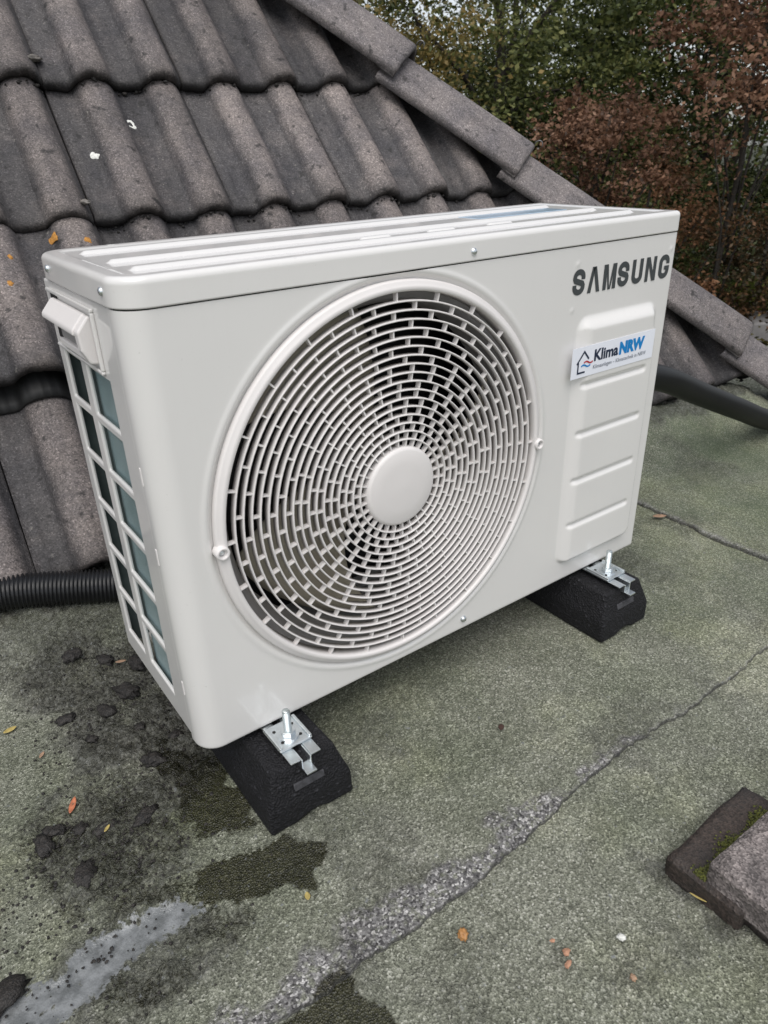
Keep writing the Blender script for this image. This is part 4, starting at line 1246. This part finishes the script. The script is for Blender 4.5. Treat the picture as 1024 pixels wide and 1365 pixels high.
# ------------------------------------------------------------------ trees beyond the roof
def leaves(name, C, sizes, mat, parent, tints, seed):
    r2 = np.random.default_rng(seed); n = len(C)
    a = r2.normal(size=(n, 3)); a[:, 2] = a[:, 2] * .6 - .25; a /= np.linalg.norm(a, axis=1, keepdims=True)
    b = np.cross(a, r2.normal(size=(n, 3))); b /= np.linalg.norm(b, axis=1, keepdims=True)
    c = np.cross(a, b)
    L = sizes[:, None]; w = L * r2.uniform(.42, .65, (n, 1))
    P = np.stack([C - a * L * .5, C + b * w * .5 + c * L * .10, C + a * L * .5, C - b * w * .5 + c * L * .10], 1).reshape(-1, 3)
    me = bpy.data.meshes.new(name)
    me.vertices.add(4 * n); me.vertices.foreach_set('co', P.astype(np.float32).ravel())
    me.loops.add(4 * n); me.loops.foreach_set('vertex_index', np.arange(4 * n, dtype=np.int32))
    me.polygons.add(n); me.polygons.foreach_set('loop_start', np.arange(0, 4 * n, 4, dtype=np.int32))
    try: me.polygons.foreach_set('loop_total', np.full(n, 4, dtype=np.int32))
    except Exception: pass
    me.update(calc_edges=True); me.validate()
    at = me.attributes.new('tint', 'FLOAT', 'POINT'); at.data.foreach_set('value', np.repeat(tints, 4).astype(np.float32))
    me.materials.append(mat)
    o = bpy.data.objects.new(name, me); place(o, parent); return o
def tree(name, base, cen, rad, ncl, nlf, lsize, mat, label, cat, seed, group, clr=.38, trunk=.12, bright=0, mat2=None, frac2=0):
    r2 = np.random.default_rng(seed)
    t = empty(name, base, label, cat, group)
    cen = np.array(cen); rad = np.array(rad)
    d = r2.normal(size=(ncl, 3)); d /= np.linalg.norm(d, axis=1, keepdims=True)
    rr_ = r2.uniform(.18, 1, (ncl, 1)) ** .45
    K = cen + d * rad * rr_ * r2.uniform(.82, 1.12, (ncl, 1))
    K = K[K[:, 2] > base[2] + .5]
    C = []; T = []
    for k in K:
        m = int(nlf * r2.uniform(.5, 1.5)); s = clr * r2.uniform(.6, 1.35)
        q = r2.normal(size=(m, 3)) * np.array([s, s, s * .55])
        # twigs: leaves gather along a few sprays
        dirs = r2.normal(size=(5, 3)); dirs[:, 2] *= .4; dirs /= np.linalg.norm(dirs, axis=1, keepdims=True)
        wv = r2.integers(0, 5, m); u = r2.uniform(.1, 1.5, (m, 1)) * s
        q = np.where(r2.uniform(size=(m, 1)) < .6, dirs[wv] * u + r2.normal(size=(m, 3)) * s * .16, q)
        C.append(k + q); T.append(np.clip(r2.normal(.42 + r2.normal(0, .17) + bright, .24, m), 0, 1))
    C = np.concatenate(C); T = np.concatenate(T)
    leaves('crown', C, lsize * r2.uniform(.65, 1.3, len(C)), mat, t, T, seed + 1)
    mb = MB(); b = Vector(base); topv = Vector(cen) + Vector((0, 0, rad[2] * .55))
    pts = [b.lerp(topv, k / 7) + Vector((r2.normal(0, .06), r2.normal(0, .06), 0)) * (k > 0) for k in range(8)]
    mb.tube(pts, [trunk * (1 - .8 * k / 7) for k in range(8)], 9)
    mb.build('trunk', M['bark'], t, True)
    br = MB()
    for k in K[r2.permutation(len(K))[:min(len(K), 22 if trunk > .1 else 10)]]:
        f = r2.uniform(.25, .9); s0 = b.lerp(topv, f); e0 = Vector(k)
        if e0.z < s0.z - .6: s0 = b.lerp(topv, max(.15, f - .4))
        mid = s0.lerp(e0, .5) + Vector((r2.normal(0, .1), r2.normal(0, .1), r2.uniform(0, .25)))
        br.tube([s0, s0.lerp(mid, .5) + Vector((0, 0, .05)), mid, mid.lerp(e0, .55), e0], [trunk * .30, trunk * .24, trunk * .17, trunk * .10, trunk * .05], 5)
    br.build('branches', M['bark'], t, True)
    return t
G_ = -3.2
TG = 'trees and shrubs behind the house'
tree('broadleaf_tree', (5.2, 7.6, G_), (5.2, 7.6, .9), (1.9, 1.7, 2.5), 60, 280, .066, M['lf_olive'], 'olive green tree right above the hip tiles', 'tree', 201, TG, .42, .16, .1)
tree('broadleaf_tree', (7.6, 7.4, G_), (7.6, 7.4, .9), (2.2, 1.9, 3.0), 85, 380, .066, M['lf_green'], 'dark green tree in the middle with a thick trunk', 'tree', 202, TG, .44, .2, .1)
tree('broadleaf_tree', (10.4, 5.9, G_), (10.4, 5.9, .9), (2.3, 2.2, 3.4), 150, 430, .078, M['lf_green'], 'dense dark green tree behind the copper tree', 'tree', 203, TG, .5, .22)
tree('broadleaf_tree', (7.0, 11.2, G_), (7.0, 11.2, 1.3), (2.8, 2.2, 2.9), 36, 280, .085, M['lf_olive'], 'olive tree far back with sky showing through its top', 'tree', 204, TG, .55, .22, .1)
tree('broadleaf_tree', (12.0, 11.5, G_), (12.0, 11.5, 1.2), (3.4, 2.6, 3.6), 60, 330, .09, M['lf_green'], 'tall dark tree farthest back', 'tree', 205, TG, .65, .25)
tree('broadleaf_tree', (9.6, 8.2, G_), (9.6, 8.2, .0), (2.2, 1.8, 2.6), 110, 400, .078, M['lf_green'], 'dark tree filling the gap behind the russet crown', 'tree', 214, TG, .5, .2)
tree('copper_tree', (6.9, 3.5, G_), (6.95, 3.35, 1.30), (.80, .80, .95), 38, 300, .052, M['lf_red'], 'copper red tree at the upper right edge', 'tree', 206, TG, .22, .05, .15)
tree('copper_tree', (5.75, 4.35, G_), (6.08, 4.28, .55), (.78, .78, .50), 26, 300, .046, M['lf_red'], 'low russet crown in the middle above the unit', 'tree', 207, TG, .17, .06, .1)
tree('russet_shrub', (6.3, 3.95, G_), (6.4, 4.0, -.35), (.72, .72, .95), 28, 300, .046, M['lf_brown'], 'brown russet shrub hanging down behind the right end of the unit', 'shrub', 208, TG, .20, .06, .12)
tree('russet_shrub', (7.4, 3.3, G_), (7.7, 3.35, -.6), (.8, .8, .9), 34, 280, .05, M['lf_brown'], 'dark brown shrub at the right edge below the copper tree', 'shrub', 209, TG, .24, .06, -.12)
tree('green_shrub', (5.6, 5.2, G_), (5.6, 5.2, -.7), (1.0, .9, 1.25), 60, 360, .05, M['lf_green'], 'dark green shrub between the hip tiles and the russet crown', 'shrub', 210, TG, .27, .06, .08)
tree('green_shrub', (8.6, 5.4, G_), (8.6, 5.4, -1.1), (1.7, 1.4, 1.6), 90, 400, .062, M['lf_green'], 'dark green shrub deep behind the russet shrubs', 'shrub', 211, TG, .36, .07)
tree('green_shrub', (7.6, 3.35, G_), (7.75, 3.45, -.95), (.30, .30, .25), 10, 90, .08, M['lf_lime'], 'bright lime green bush low at the right edge', 'shrub', 212, TG, .12, .03, .15)
tree('russet_shrub', (6.55, 2.75, G_), (6.55, 2.75, -1.75), (.7, .7, .75), 34, 300, .05, M['lf_olive'], 'low olive shrub at the right edge behind the hip end', 'shrub', 213, TG, .24, .05)
# grey stone path far below at the right edge
pv = MB()
pv.prism([(7.05, 3.05), (7.55, 2.75), (8.0, 3.1), (7.5, 3.42)], 2, -1.25, -1.05)
o = pv.build('garden_wall_slab', M['path'], None, bevel=.02); tag(o, 'pale grey stone slab low between the shrubs at the right edge', 'slab')
